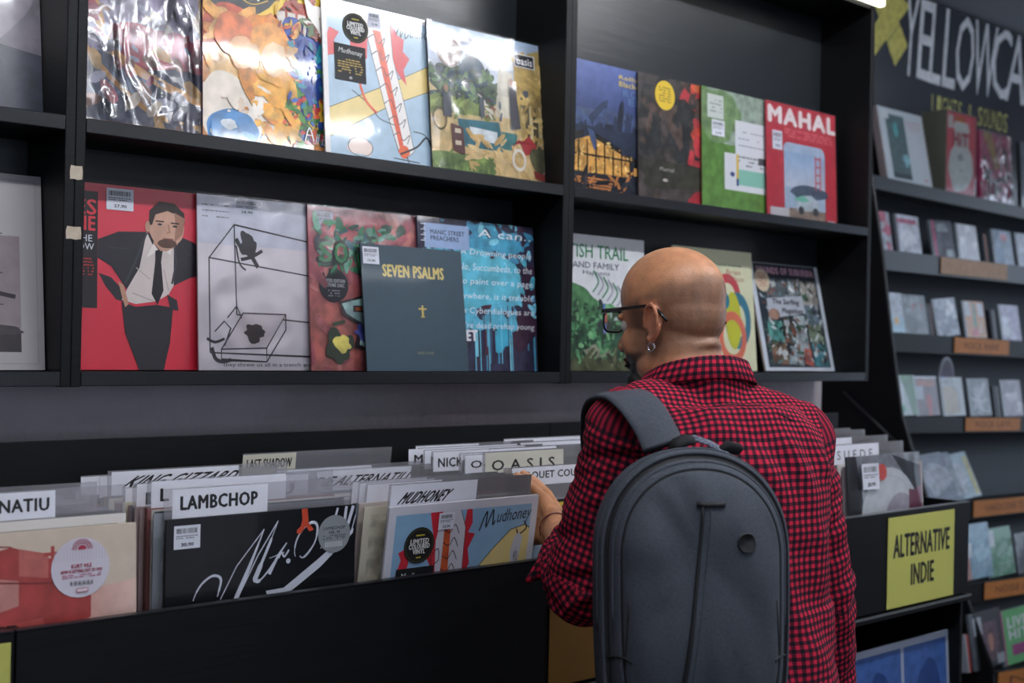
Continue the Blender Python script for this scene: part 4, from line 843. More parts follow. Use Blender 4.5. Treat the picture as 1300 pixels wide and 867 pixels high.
a.poly([(.78, .2), (.96, .25), (.98, .7), (.82, .72)], '#8c4a60', .25)
o = sleeve('record', 'clear sleeve with a silvery picture disc at the front of the right bin', 'record', LP, LP, .005, '#44464c', (x6+LP/2, 1.592, CZ-.262-LP+.02), 5, 0, a, CRINK, None, 1)
price(o, -LP/2+.14*LP, .72*LP+.01, .009, '28,90', .07, .06, .006)
roundstk(o, -LP/2+.42*LP, .87*LP, .02, .012, '#b5443f', lambda q: None, None, 'red_sticker')
divider(x6-.0, 1.64, 3, 'S U E D E', 'clear divider with a spaced SUEDE header above the picture disc', .0, .20, .046, CZ-.217, 0, .01, .25, .74, tx=.12)
divider(x6+.01, 1.69, 3, '', 'first blank clear divider behind the SUEDE header', .0, .15, .034, CZ-.206)
divider(x6+.00, 1.75, 3, "TH 'S", 'clear divider with a small faint header behind the SUEDE one', .0, .17, .04, CZ-.196, 0, .0, .3, .3, tx=.4)
divider(x6+.01, 1.80, 3, '', 'second blank clear divider behind the SUEDE header', .0, .15, .034, CZ-.196)
divider(x6+.01, 1.86, 3, '', 'third blank clear divider behind the SUEDE header', .0, .15, .034, CZ-.192)
# small blue thing tucked in the bin by the sleeve
o = sleeve('record', 'pale blue and white sleeve corner low in the bin beside the cuff', 'record', .12, .12, .003, '#9fb3c9', (1.51, 1.60, CZ-.475), 2, 0, None)
# lower bin: blue double print
a = Art(.430, LP, '#9fa9bd'); 
for x0 in (.03, .515): a.rect(x0, .03, x0+.455, .95, '#3c5f9e', .25); a.blob(x0+.24, .35, .17, .45, '#22427e', .2, .15, x0*10)
x7 = P(1090, 835, 1.575).x
sleeve('double_print', 'wide white bordered blue double picture standing in the lower right bin', 'print', .430, LP, .006, '#9fa9bd', (x7+.2155, 1.585, CZ-.697-LP), 3, 0, a, GLOSS)
# plain stock in the lower bins, left of it
# ---------------- CD rack at the far wall ----------------
rack = empty('cd_rack', (4.6, 2.8, 0)); tag(rack, 'tall black slanted CD rack against the far wall at right', 'rack')
RX, RY = 4.6, 2.8
rows = [  # left px, right px of the shelf's top edge, plane depth, board height
    ((1105.5, 221), (1300, 263), 2.54, .05), ((1118.5, 316), (1300, 338), 2.487, .075), ((1129, 421.5), (1300, 433), 2.444, .07),
    ((1143, 529), (1300, 529.5), 2.393, .06), ((1150, 643), (1300, 629), 2.28, .07), ((1150, 752), (1300, 731.5), 2.15, .07), ((1150, 872), (1300, 847), 2.03, .07)]
SH = []
for (pa, pb, Y, bh) in rows:
    A, B = P(*pa, Y), P(*pb, Y); d = (B-A); s = d.z/d.x
    xl = 3.95; zl = A.z+(xl-A.x)*s; xr = 6.4; zr = A.z+(xr-A.x)*s
    SH.append((xl, zl, s, Y, bh))
    D_ = .17
    vs = []
    for (x, z) in ((xl, zl), (xr, zr)):
        for (y, zz) in ((Y, z), (Y, z-bh), (Y+.015, z-bh), (Y+.015, z-.02), (Y+D_, z-.035), (Y+D_, z-.02), (Y+.015, z-.002)): vs.append((x-RX, y-RY, zz))
    n = 7; fs = [tuple(range(n))[::-1], tuple(range(n, 2*n))]+[(i, (i+1) % n, (i+1) % n+n, i+n) for i in range(n)]
    mesh('shelf_board', vs, fs, EDGE if Y > 2.45 else BLACK, rack)
# slanted side panel (edge follows the shelf fronts)
ed = [(2.56, CZ+1.05), (2.54, SH[0][1]), (2.487, SH[1][1]), (2.444, SH[2][1]), (2.393, SH[3][1]), (2.28, SH[4][1]), (2.15, SH[5][1]), (2.03, SH[6][1]), (1.98, 0)]
pr = [(y-.012, z) for y, z in ed]+[(3.1, 0), (3.1, CZ+1.05)]; n = len(pr)
def panel(nm, x):
    vs = [(x-RX, y-RY, z) for y, z in pr]+[(x+.018-RX, y-RY, z) for y, z in pr]
    mesh(nm, vs, [tuple(range(n)), tuple(range(2*n-1, n-1, -1))]+[(i, i+n, (i+1) % n+n, (i+1) % n) for i in range(n)], EDGE if 0 else BLACK, rack)
panel('side_panel', 3.93); panel('side_panel', 6.4)
# edge strip down the front of the side panel
tube('edge_strip', [(3.936-RX, y-.014-RY, z) for y, z in ed[:-1]], .007, EDGE, rack, 6)
BB = mat('glossy_dark_back_board', '#1d232b', .5, bump=((3, 3, 3), .12, .004), spec=.2)
vs = []; bk = [(y+.175, z) for y, z in ed[:-1]]+[(2.2, .02)]
for (y, z) in bk: vs += [(3.948-RX, y-RY, z), (6.4-RX, y-RY, z)]
mesh('back_panel', vs, [(2*i, 2*i+1, 2*i+3, 2*i+2) for i in range(len(bk)-1)], BB, rack)
# diagonal brace of the side panel
q0, q1 = P(1080, 497, 2.62), P(1123, 560, 2.45)
tube('diagonal_brace', [(3.925-RX, 2.62-RY, q0.z), (3.925-RX, 2.40-RY, q0.z-.17)], .006, EDGE, rack, 6)
# orange name tags on the shelf edges
ORG = mat('orange_tag_card', '#b4702f', .5); 
def orange_tag(ri, x0p, x1p, text, label, col='#b4702f', dark='#6d3d18'):
    xl, zl, s, Y, bh = SH[ri]; Y -= .003
    a0 = P(x0p, 400, Y).x; a1 = P(x1p, 400, Y).x; W = a1-a0; H = bh*.86
    o = box('shelf_tag', (0, -.002, 0, W, 0, H), ORG, rack, .0004); o.location = (a0-RX, Y-RY, zl+s*(a0-xl)-.003-H); o.rotation_euler = (0, -math.atan(s), 0)
    a = Art(W, H, col, .12)
    if text: a.text(text, .18, .3, .80, .72, dark, .02)
    a.build('lettering', PAPER, o, -.0022, 0)
orange_tag(1, 1193, 1277, '', '', '#a98a70'); orange_tag(2, 1212, 1281, 'ROCK RARE', ''); orange_tag(3, 1228, 1297, 'ROCK LATI', '')
orange_tag(4, 1240, 1318, 'HARDCORE 72', ''); orange_tag(5, 1256, 1330, 'NOISE LO', ''); orange_tag(6, 1275, 1350, 'NU', '')
# big poster panel above the rack
pz0, pz1 = SH[0][1]+.02, HZ-.02
pst = box('poster_board', (3.955, 2.715, pz0, 6.38, 2.73, pz1), mat('glossy_poster_black', '#262b35', .25, spec=.6, coat=.5, crough=.2), None, .002)
tag(pst, 'dark glossy poster board with big white YELLOWCARD lettering and yellow cross', 'poster')
def pw(px, py): q = P(px, py, 2.712); return ((q.x-3.955)/(6.38-3.955), (q.z-pz0)/(pz1-pz0))
a = Art(6.38-3.955, pz1-pz0)
Yc, Wc = '#b3ae5b', '#c2c7cf'
a.poly([pw(1113, -14), pw(1128, -12), pw(1153, 58), pw(1137, 84), pw(1111, 5)], Yc, .25)
a.poly([pw(1110, 72), pw(1110, 32), pw(1140, -12), pw(1156, 8), pw(1150, 16)], Yc, .25)
a.line([pw(1112, 76), pw(1157, 10)], .004, '#2c313b')
# letters: corners taken on the board, condensed capitals
def letters(s, xs, tops, bots, c, st=.32):
    for i, ch in enumerate(s):
        v, f = textpolys(ch, .03); x0, x1 = xs[i]; (t0, t1), (b0, b1) = tops[i], bots[i]
        A, B, C_, D = pw(x0, b0), pw(x1, b1), pw(x0+7, t0), pw(x1+7, t1)
        def q(p): 
            u_, w_ = p; return tuple((A[d]*(1-u_)+B[d]*u_)*(1-w_)+(C_[d]*(1-u_)+D[d]*u_)*w_ for d in (0, 1))
        a.add([[q(v[k]) for k in p] for p in f], c, .2)
name = 'YELLOWCAR'
xs = [(1146, 1162), (1164, 1182), (1179, 1194), (1196, 1212), (1211, 1234), (1233, 1262), (1257, 1280), (1276, 1300), (1299, 1322)]
tops = [(-9, -4), (-2, 5), (2, 8), (9, 14), (17, 24), (22, 33), (32, 40), (40, 49), (49, 58)]
bots = [(94, 98), (98, 105), (104, 109), (109, 114), (113, 118), (118, 126), (122, 128), (127, 134), (133, 140)]
letters(name, xs, tops, bots, Wc)
x = 1183
for i, ch in enumerate('LIGHTS & SOUNDS'):
    wd = 6.6
    if ch != ' ':
        v, f = textpolys(ch, .04); t0 = 119+(x-1183)*.27; b0 = t0+(38 if ch == 'L' else 24)
        A, B, C_, D = pw(x, b0), pw(x+wd-1.5, b0+2), pw(x+1, t0), pw(x+wd-.5, t0+2)
        a.add([[tuple((A[d]*(1-v[k][0])+B[d]*v[k][0])*(1-v[k][1])+(C_[d]*(1-v[k][0])+D[d]*v[k][0])*v[k][1] for d in (0, 1)) for k in p] for p in f], '#a9a860', .3)
    x += wd if i < 6 else 6.4
a.build('poster_print', PRINT, pst, 2.7148, 3.955, pz0)

# records and boxes on the top ledge
def onshelf(ri, px, dy=.03):
    xl, zl, s, Y, bh = SH[ri]; Y += dy; x = P(px, 400, Y).x; return x, Y, zl+s*(x-xl)-.002, s
def rackitem(name, label, cat, ri, px, w, h, t, col, art, lean=9, yaw=0, grp=None, m=None, wrap=None, dy=.04, roll=0):
    x, Y, z, s = onshelf(ri, px, dy)
    o = sleeve(name, label, cat, w, h, t, col, (x+w/2*math.cos(R(yaw)), Y+t, z+.001), lean, yaw, art, m or GLOSS, grp, wrap, roll)
    return o
a = Art(.32, .30, '#b9c4cf'); a.rect(.14, .05, .56, .92, '#4c6468', .3); a.rect(.06, .85, .22, .97, '#c6cfd6'); a.blob(.34, .72, .05, .1, '#4f9fa4', .3, .3, 1); a.blob(.48, .32, .08, .08, '#7fb6c4', .3, .5, 2); a.rect(.14, .05, .56, .12, '#2b3a44', .3)
a.text('BLUE WATCH', .6, .84, .93, .88, '#ad6f7c', .01); a.text('SESSIONS', .6, .79, .93, .82, '#ad6f7c', .01); a.text('LIMITED', .62, .74, .93, .765, '#c09aa4', 0); a.rect(.84, .07, .92, .10, '#b98f99')
rackitem('boxed_record', 'white boxed record with a dark teal photo, leftmost on the rack ledge', 'record', 0, 1124, .33, .30, .03, '#8b8083', a, 11, 0)
a = Art(.23, .33, '#b8505c', .1); a.blob(.5, .35, .40, .3, '#b9c5c4', .1, .2, 1); a.rect(.26, .5, .74, .9, '#b7c3c2', .1); a.poly([(.2, .86), (.8, .84), (.7, .7), (.3, .72)], '#b7c3c2', .1); a.text('HiT', .22, .60, .72, .76, '#8f2f3e', .06); a.rect(.28, .9, .6, .96, '#a5632f', .2); a.ell(.47, .46, .1, .05, '#8d9a9c', .1); a.rect(.04, .8, .2, .96, '#adb5b5')
a.line([(.42, .3), (.56, .3)], .02, '#95a0a0')
rackitem('boxed_set', 'thick grey boxed set with a red front and the word HiT', 'box', 0, 1197, .24, .335, .11, '#585a52', a, 0, 0, dy=.02, wrap=1)
a = Art(.27, .30, '#c9417a', .2); a.poly([(.1, 1), (.4, 1), (.6, .5), (.46, .48)], '#c4a63a', .2); a.poly([(.3, .85), (.5, .7), (.62, .62), (.5, .6)], '#c9ad3f', .1)
for k in range(16): rg = random.Random(k); a.blob(rg.uniform(.1, .95), rg.uniform(.02, .45), .09, .04, ['#33424a', '#94a3a8', '#2b2f3b', '#b45f7a'][k % 4], .5, .6, k)
for k in range(5): a.rect(.5, .55+.06*k, .9, .58+.06*k, '#8c2b4c', .3)
rackitem('boxed_record', 'pink and yellow record in very shiny creased film on the rack ledge', 'record', 0, 1243, .27, .30, .02, '#8f2f55', a, 3, 0, dy=.03, wrap=2)
a = Art(.3, .3, '#49525c', .3); rackitem('record', 'grey record at the right photo edge on the rack ledge', 'record', 0, 1295, .3, .3, .02, '#2a2f36', a, 3, 0, dy=.03)

# CDs: jewel case = clear tray box with a printed front and spine hinge
HINGE = mat('grey_hinge_plastic', '#4c525a', .3)
def cd(ri, px, bg, paint, label, lean=9, yaw=0, t=.0105, dy=.03, wr=1, n=.35, roll=0, s_=1.2):
    a = Art(.142*s_, .125*s_, bg, n)
    if ri in (1, 2, 4): wr = 1
    if paint: paint(a)
    a.rect(0, 0, .09, 1, '#5a626b', .2)
    return rackitem('compact_disc', label, 'cd', ri, px, .142*s_, .125*s_, t, '#596068', a, lean, yaw, 'compact discs on the slanted rack', CRINK if wr else GLOSS, None, dy, roll)
def splot(cs, sd=0, k_=7):
    def f(a):
        rg = random.Random(sd)
        for k in range(k_): a.blob(rg.uniform(.15, .95), rg.uniform(.1, .9), rg.uniform(.08, .25), rg.uniform(.06, .2), rg.choice(cs), .4, .6, k+sd)
    return f
def spines(ri, px0, n, cols, where, step=.013):
    xl, zl, s, Y, bh = SH[ri]
    x, Yy, z, s = onshelf(ri, px0, .035)
    for k in range(n):
        o = box('compact_disc', (-.0052, -.0, 0, .0052, .12, .125), sleeve_mat(cols[k % len(cols)]), None, .0008, loc=(x+k*step, Yy, z+s*k*step+.001), rot=(R(-8), 0, 0))
        tag(o, ['first', 'second', 'third', 'fourth'][k]+' of the '+where, 'cd', 'compact discs turned spine out')
# row 2 (blue white glare row)
RWH = ['#aab4c4', '#c2cad6', '#8b97aa', '#b36a80']
cd(1, 1100, '#a9b2c2', splot(RWH, 1), 'pale CD cut off by the rack post, second rack row')
cd(1, 1139, '#b7c0cf', lambda a: (a.rect(.1, .78, .9, .9, '#a8607c', .4), a.blob(.5, .4, .3, .2, '#cfd6e0', .2, .3, 1)), 'glaring white CD in film, second rack row from the top')
cd(1, 1184, '#474c57', lambda a: (a.rect(.12, 0, .22, 1, '#a63f6b', .3), a.text('ANTHEM', .3, .70, .8, .8, '#a9b3bf', .02), a.rect(.62, .02, .86, .22, '#9aa8b0'), a.blob(.5, .85, .3, .08, '#7c8790', .4, .4, 2)), 'dark CD with a magenta stripe, second rack row', roll=-3)
cd(1, 1216, '#bcc3cf', splot(['#d2d8e0', '#aab2bf'], 3, 3), 'plain white CD above the pale shelf tag', n=.1)
spines(1, 1251, 3, ['#3b4350', '#9a6a58', '#252b36'], 'narrow spines right of the white CD on the second rack row')
cd(1, 1262, '#75859a', lambda a: (a.rect(.1, 0, .5, .5, '#51708f', .4), a.blob(.6, .8, .2, .1, '#a86272', .3, .5, 2)), 'blue and grey CD near the right photo edge, second rack row')
cd(1, 1292, '#98a4b2', splot(RWH, 9), 'pale CD cut off by the right photo edge, second rack row')
# row 3
cd(2, 1118, '#9fa9b8', lambda a: (a.rect(.1, 0, 1, .4, '#8fb3c8', .3), a.ell(.7, .3, .1, .1, '#c69a55'), a.rect(.3, .4, .5, 1, '#c7cfda', .2)), 'white and blue CD at the left end of the third rack row')
cd(2, 1149, '#565f66', splot(['#6f7a80', '#3f484f', '#7a4a56'], 5), 'grey filmed CD, second in the third rack row')
spines(2, 1180, 4, ['#30353d', '#555c66', '#1d2127', '#7a6a6c'], 'dark spines between two filmed CDs on the third rack row', .011)
cd(2, 1191, '#8f98aa', splot(['#c9d0dc', '#6b7589', '#aeb6c6'], 6), 'shiny white filmed CD leaning left, third rack row', roll=-5)
cd(2, 1227, '#a8703f', lambda a: (a.rect(.1, .6, .35, .98, '#a8adb8', .1), a.rect(.7, .6, .95, .95, '#a8adb8', .1), a.poly([(.44, .3), (.6, .3), (.58, .95), (.48, .95)], '#3d7058', .3), a.blob(.5, .15, .2, .1, '#b5524c', .3, .4, 1), a.poly([(.66, .12), (.8, .5), (.76, .16)], '#bcb7a8')), 'orange CD with a green figure, above the orange tag in the third row', n=.15)
spines(2, 1262, 4, ['#2b2f37', '#4b525c', '#8f969e', '#23272e'], 'dark spines right of the orange CD', .012)
cd(2, 1273, '#8d8aa6', splot(['#a9a6c2', '#7c6f92', '#b9bccb'], 7), 'lilac CD at the right photo edge, third rack row')
# row 4
cd(3, 1137, '#9fb0b5', lambda a: (a.poly([(.4, 1), (.95, 1), (.98, 0), (.8, .0), (.6, .6)], '#3f6f52', .3), a.rect(.12, .1, .5, .24, '#4f9a84'), a.rect(.12, .3, .5, .8, '#b5c0c9')), 'white and green CD at the left end of the fourth rack row', n=.1)
cd(3, 1166, '#5b4a56', lambda a: (a.rect(.12, .94, 1, 1, '#a9b1bd'), a.text('SHELLS', .2, .76, .88, .9, '#b26a48', .05), a.blob(.6, .3, .12, .25, '#a13f48', .3, .6, 2), a.rect(.1, .42, .38, .75, '#96a0b0')), 'dark red CD with orange lettering, second in the fourth rack row', n=.2)
cd(3, 1200, '#98a0a6', lambda a: (a.poly([(.12, .05), (.12, .75), (.5, .78), (.72, .6), (.74, .05)], '#9a9080', .15), a.curve([(.55, .78), (.74, .6), (.76, .3), (.74, .1)], .03, '#4b5058'), a.blob(.4, .88, .25, .08, '#7d858d', .3, .5, 3)), 'grey and beige CD below the purple oval card', n=.1)
cd(3, 1235, '#3d434c', lambda a: [a.curve([(random.Random(k).uniform(.15, .9), random.Random(k+50).uniform(.05, .9)) for k in range(j, j+4)], .03, '#a7b0bb') for j in range(0, 36, 4)], 'dark CD with tangled white lettering, fourth rack row', n=.2)
spines(3, 1267, 4, ['#2b2f37', '#59616b', '#23272e', '#8d939b'], 'dark spines near the right photo edge, fourth rack row', .012)
cd(3, 1277, '#6b6272', splot(['#80788c', '#4e4756', '#a7a5b0'], 11), 'dusky purple CD at the right photo edge, fourth rack row')
# purple oval card
x, Y, z, s = onshelf(3, 1194, .055)
pts = [(.055+.055*math.cos(2*math.pi*k/28), .085*math.sin(2*math.pi*k/28)) for k in range(28)]
n_ = 28; vs = [(p[0], 0, p[1]) for p in pts]+[(p[0], .004, p[1]) for p in pts]
o = mesh('oval_card', vs, [tuple(range(n_))[::-1], tuple(range(n_, 2*n_))]+[(i, (i+1) % n_, (i+1) % n_+n_, i+n_) for i in range(n_)], sleeve_mat('#878c98'), loc=(x, Y, z+.145))
tag(o, 'purple oval divider card standing above the CDs', 'card')
a = Art(.11, .17); a.add([[(.5+.44*math.cos(R(v)), .5+.44*math.sin(R(v))) for v in range(0, 360, 14)]], '#4c4a58', .2); a.add([[(.5+.43*math.cos(R(v)), .5+.43*math.sin(R(v))) for v in range(170, 371, 12)]], '#6b5fa8', .1); a.add([[(.5+.40*math.cos(R(v)), .5+.43*math.sin(R(v))) for v in range(200, 341, 12)]], '#8f8cc4', .1)
a.build('oval_print', PAPER, o, -.0005, 0, -.085)
# row 5: tilted silver CDs beside the bin
for k, (px, yw, lb, c) in enumerate(((1178, -12, 'glaring silver CD in film leaning back beside the right bin', '#9aa5b4'), (1188, -12, 'second silver CD half behind the glaring one', '#8896a6'), (1214, -6, 'pale blue CD with yellow edge beside the silver ones', '#8fa6b5'))):
    a = Art(.20, .175, c, .2); a.blob(.5, .5, .3, .3, '#aab4c2', .3, .5, k); a.rect(.85, .05, .98, .9, '#a9a878' if k == 2 else '#9aa6b2', .3)
    rackitem('compact_disc', lb, 'cd', 4, px, .20, .175, .011, '#3c434c', a, 24, yw, 'compact discs on the slanted rack', CRINK, None, .03-.012*k, roll=-5)
# row 6, 7
cd(5, 1229, '#6d93aa', lambda a: (a.rect(.1, .0, .3, 1, '#9a6f66', .3), a.rect(.15, .4, .4, .66, '#aab4bf'), a.blob(.7, .5, .2, .2, '#7fa9bd', .3, .4, 1)), 'light blue CD with a price sticker, sixth rack row', s_=1.55, n=.2)
cd(5, 1262, '#3f7d5c', lambda a: (a.rect(.15, .62, .36, .95, '#aab4bf'), a.poly([(.3, .1), (.6, .2), (.9, .1), (.9, .5), (.6, .4)], '#4b8a68', .3)), 'green CD with a price sticker, sixth rack row', s_=1.4, n=.2)
cd(5, 1300, '#2c3238', None, 'dark CD at the right photo edge, sixth rack row')
cd(6, 1247, '#2d3238', lambda a: (a.rect(.35, .1, .85, .8, '#5b4a58', .5), a.rect(.1, .6, .36, .92, '#a7b0bb'), a.blob(.6, .45, .1, .15, '#a5786a', .3, .4, 2), a.rect(.74, .02, .98, .2, '#8d97a0')), 'dark CD with a pinkish photo, lowest visible rack row', s_=1.5, n=.1)
cd(6, 1283, '#5aa86a', lambda a: (a.rect(.0, 0, .14, 1, '#a23a78'), a.text('LIVE', .3, .66, .95, .85, '#c6ccd2', .05), a.text('HIT', .3, .45, .95, .62, '#c6ccd2', .05), a.rect(.35, .15, .8, .35, '#8f3b76', .2)), 'bright green and magenta CD at the lower right photo edge', s_=1.5, n=.1)
spines(6, 1239, 2, ['#8d939b', '#a33b35'], 'spines left of the dark CD on the lowest visible row', .012)
# ---------------- the man ----------------
from mathutils.bvhtree import BVHTree
SKIN = bpy.data.materials.new('skin'); SKIN.use_nodes = True
_nt = SKIN.node_tree; _b = _nt.nodes['Principled BSDF']; _b.inputs['Roughness'].default_value = .44; _b.inputs['Subsurface Weight'].default_value = .08; _b.inputs['Subsurface Radius'].default_value = (.02, .008, .004); _b.inputs['Subsurface Scale'].default_value = .3
_at = _nt.nodes.new('ShaderNodeAttribute'); _at.attribute_name = 'Col'
_tc2 = _nt.nodes.new('ShaderNodeTexCoord'); _nz = _nt.nodes.new('ShaderNodeTexNoise'); _nz.inputs['Scale'].default_value = 60; _nz.inputs['Detail'].default_value = 6
_mr = _nt.nodes.new('ShaderNodeMapRange'); _mr.inputs[1].default_value = .3; _mr.inputs[2].default_value = .7; _mr.inputs[3].default_value = .86; _mr.inputs[4].default_value = 1.12
_vm = _nt.nodes.new('ShaderNodeVectorMath'); _vm.operation = 'SCALE'; _bp = _nt.nodes.new('ShaderNodeBump'); _bp.inputs['Strength'].default_value = .25; _bp.inputs['Distance'].default_value = .002
_n3 = _nt.nodes.new('ShaderNodeTexNoise'); _n3.inputs['Scale'].default_value = 260
for a_, b2 in ((_tc2.outputs['Object'], _nz.inputs['Vector']), (_tc2.outputs['Object'], _n3.inputs['Vector']), (_nz.outputs[0], _mr.inputs[0]), (_at.outputs['Color'], _vm.inputs[0]), (_mr.outputs[0], _vm.inputs['Scale']), (_vm.outputs[0], _b.inputs['Base Color']), (_n3.outputs[0], _bp.inputs['Height']), (_bp.outputs[0], _b.inputs['Normal'])): _nt.links.new(a_, b2)

shL, shR = PZ(799, 546, 1.86), PZ(1008, 562, 1.97)
elL, elR = PZ(741, 733, 1.90), PZ(1040, 765, 2.0)
wrL, wrR = PZ(707, 674, 2.12), PZ(1052, 940, 2.08)
mid = (shL+shR)/2
rx = (shR-shL); rx.z = 0; rx.normalize(); fx = Vector((-rx.y, rx.x, 0))       # body right, body forward
hip = Vector((mid.x, mid.y, 0)) - fx*.045
neck0 = PZ(884, 492, 1.95); 
base = Vector((hip.x, hip.y, 0))
man = empty('person', base); tag(man, 'bald man in a red and black checked shirt flipping through records', 'person')
def loc_(v): return Vector(v)-base

ha = R(-3); hf = Vector((math.sin(ha)*math.cos(R(3)), math.cos(ha)*math.cos(R(3)), -math.sin(R(3)))); hr = Vector((math.cos(ha), -math.sin(ha), 0)); hu = hr.cross(hf)
HO = PZ(829, 412, 1.93) + hr*.072 + hf*.012
def H(x, y, z): return HO + hr*x + hf*y + hu*z

def sph(bm, c, r, axes=None, seg=20):
    m_ = Matrix.Identity(4)
    if isinstance(r, (int, float)): r = (r, r, r)
    ax = axes or (Vector((1, 0, 0)), Vector((0, 1, 0)), Vector((0, 0, 1)))
    for i in range(3):
        for j in range(3): m_[j][i] = ax[i][j]*r[i]
        m_[i][3] = c[i]
    bmesh.ops.create_uvsphere(bm, u_segments=seg, v_segments=seg//2+2, radius=1, matrix=m_)
def cone(bm, a, b, ra, rb, seg=20, flat=None):
    a, b = Vector(a), Vector(b); t = (b-a).normalized(); up = flat[0] if flat else t.orthogonal().normalized()
    up = (up-t*up.dot(t)).normalized(); s = t.cross(up); k2 = flat[1] if flat else 1
    rows = []
    for c, r in ((a, ra), (b, rb)): rows.append([bm.verts.new(c+up*math.cos(2*math.pi*k/seg)*r*k2+s*math.sin(2*math.pi*k/seg)*r) for k in range(seg)])
    for k in range(seg): bm.faces.new((rows[0][k], rows[0][(k+1) % seg], rows[1][(k+1) % seg], rows[1][k]))
    bm.faces.new(rows[0][::-1]); bm.faces.new(rows[1])
def limb(bm, pts, rs, seg=20):
    for i in range(len(pts)-1): cone(bm, pts[i], pts[i+1], rs[i], rs[i+1], seg)
    for p, r in zip(pts, rs): sph(bm, p, r, None, seg)
def rings(bm, rows, seg=40):
    """rows: (centre, half width, half depth, exponent)"""
    R_ = []
    for c, w_, d_, e in rows:
        r_ = []
        for k in range(seg):
            a = 2*math.pi*k/seg; ca, sa = math.cos(a), math.sin(a)
            q = (abs(ca)**e+abs(sa)**e)**(-1/e); r_.append(bm.verts.new(c+rx*ca*q*w_+fx*sa*q*d_))
        R_.append(r_)
    for i in range(len(R_)-1):
        for k in range(seg): bm.faces.new((R_[i][k], R_[i][(k+1) % seg], R_[i+1][(k+1) % seg], R_[i+1][k]))
    bm.faces.new(R_[0][::-1]); bm.faces.new(R_[-1])
def remesh(bm, vox, smooth=6, name='tmp'):
    bmesh.ops.recalc_face_normals(bm, faces=bm.faces[:])
    me = bpy.data.meshes.new(name); bm.to_mesh(me); bm.free(); o = bpy.data.objects.new(name, me); COL.objects.link(o)
    m1 = o.modifiers.new('r', 'REMESH'); m1.mode = 'VOXEL'; m1.voxel_size = vox; m1.use_smooth_shade = True
    if smooth: m2 = o.modifiers.new('s', 'SMOOTH'); m2.factor = .6; m2.iterations = smooth
    bpy.context.view_layer.update()
    out = bpy.data.meshes.new_from_object(o.evaluated_get(bpy.context.evaluated_depsgraph_get()))
    bpy.data.objects.remove(o); bpy.data.meshes.remove(me); out.name = name; return out
def cz(z):       # centre line of the trunk
    t = max(0, min(1.15, (z-.9)/(mid.z-.9))); p = hip.lerp(Vector((mid.x, mid.y, 0)), t); return Vector((p.x, p.y, z))
def trunk(bm, o=0.0, zlow=.80):
    rows = [(.80, .165, .115, 2.3), (.92, .160, .115, 2.3), (1.05, .150, .11, 2.3), (1.18, .162, .115, 2.4), (1.27, .168, .115, 2.5), (1.33, .150, .100, 2.4), (1.365, .115, .085, 2.2)]
    rows = [r for r in rows if r[0] >= zlow]
    rings(bm, [(cz(z), w_+o, d_+o, e) for z, w_, d_, e in rows])
    nb = neck0+Vector((0, 0, -.02))
    for s in (shL, shR):
        s2 = s+Vector((0, 0, .0)); limb(bm, [nb+Vector((0, 0, -.035)), nb.lerp(s2, .5)+Vector((0, 0, -.012)), s2], [.066+o, .060+o, .052+o])
# --- body, one surface ---
bm = bmesh.new(); trunk(bm, -.03)
cone(bm, neck0-Vector((0, 0, .025)), H(.0, -.012, -.05), .066, .060); sph(bm, H(0, -.016, -.045), .061)
cone(bm, H(0, -.012, -.05), H(0, -.012, .0), .060, .060)
AX = (hr, hf, hu)
sph(bm, H(0, .004, .050), (.0745, .0935, .080), AX, 32); sph(bm, H(0, -.026, .020), (.064, .062, .064), AX, 24); sph(bm, H(0, .030, .035), (.064, .062, .072), AX, 24)
sph(bm, H(0, .040, -.025), (.057, .056, .060), AX); sph(bm, H(0, .030, -.070), (.050, .055, .034), AX); sph(bm, H(0, .078, -.088), (.024, .020, .022), AX)
sph(bm, H(0, .080, .018), (.050, .014, .012), AX)                                          # brow
for s in (-1, 1): sph(bm, H(s*.034, .062, -.022), (.021, .020, .022), AX); sph(bm, H(s*.045, .010, -.065), (.018, .035, .024), AX)
limb(bm, [H(0, .089, .012), H(0, .100, -.010), H(0, .110, -.028)], [.008, .010, .013], 12)
for s in (-1, 1): sph(bm, H(s*.013, .099, -.031), (.009, .010, .008), AX, 12)
for zz, yy in ((-.052, .094), (-.063, .092)): sph(bm, H(0, yy, zz), (.024, .008, .0055), AX, 14)   # lips
# nape folds
for k, (zz, rr) in enumerate(((-.038, .006), (-.064, .005))):
    pts = [H(.050*math.sin(R(a)), -.017-.056*math.cos(R(a)), zz+.006*math.cos(R(a*2))) for a in range(-65, 66, 13)]
    limb(bm, pts, [rr*math.cos(R(a*.95))+.002 for a in range(-65, 66, 13)], 10)
# ears: back plate, helix, lobe, tragus
for s in (-1, 1):
    def E(dx, y, z): return H(s*(.0715+dx), y-.010, z)
    hl = [(.004, .012, -.004), (.008, .010, .012), (.012, .002, .026), (.015, -.010, .032), (.017, -.020, .024), (.016, -.023, .008), (.012, -.019, -.008), (.007, -.010, -.020), (.004, .0, -.026), (.003, .006, -.020)]
    limb(bm, [E(*p) for p in hl], [.0036, .0036, .0038, .004, .004, .004, .0042, .0048, .0056, .004], 10)
    sph(bm, E(.003, -.006, .004), (.0045, .017, .026), (hr*math.cos(.45*s)+hf*-math.sin(.45)*s*s, hf, hu), 14)
    limb(bm, [E(.010, -.012, .018), E(.010, -.013, .002), E(.006, -.008, -.012)], [.003, .0034, .003], 8); sph(bm, E(.003, .007, -.004), .005, None, 8)
# arms
for sh, el, wr in ((shL, elL, wrL), (shR, elR, wrR)):
    limb(bm, [sh, sh.lerp(el, .45), el], [.040, .038, .034]); limb(bm, [el, el.lerp(wr, .35), el.lerp(wr, .7), wr], [.034, .034, .029, .0255])
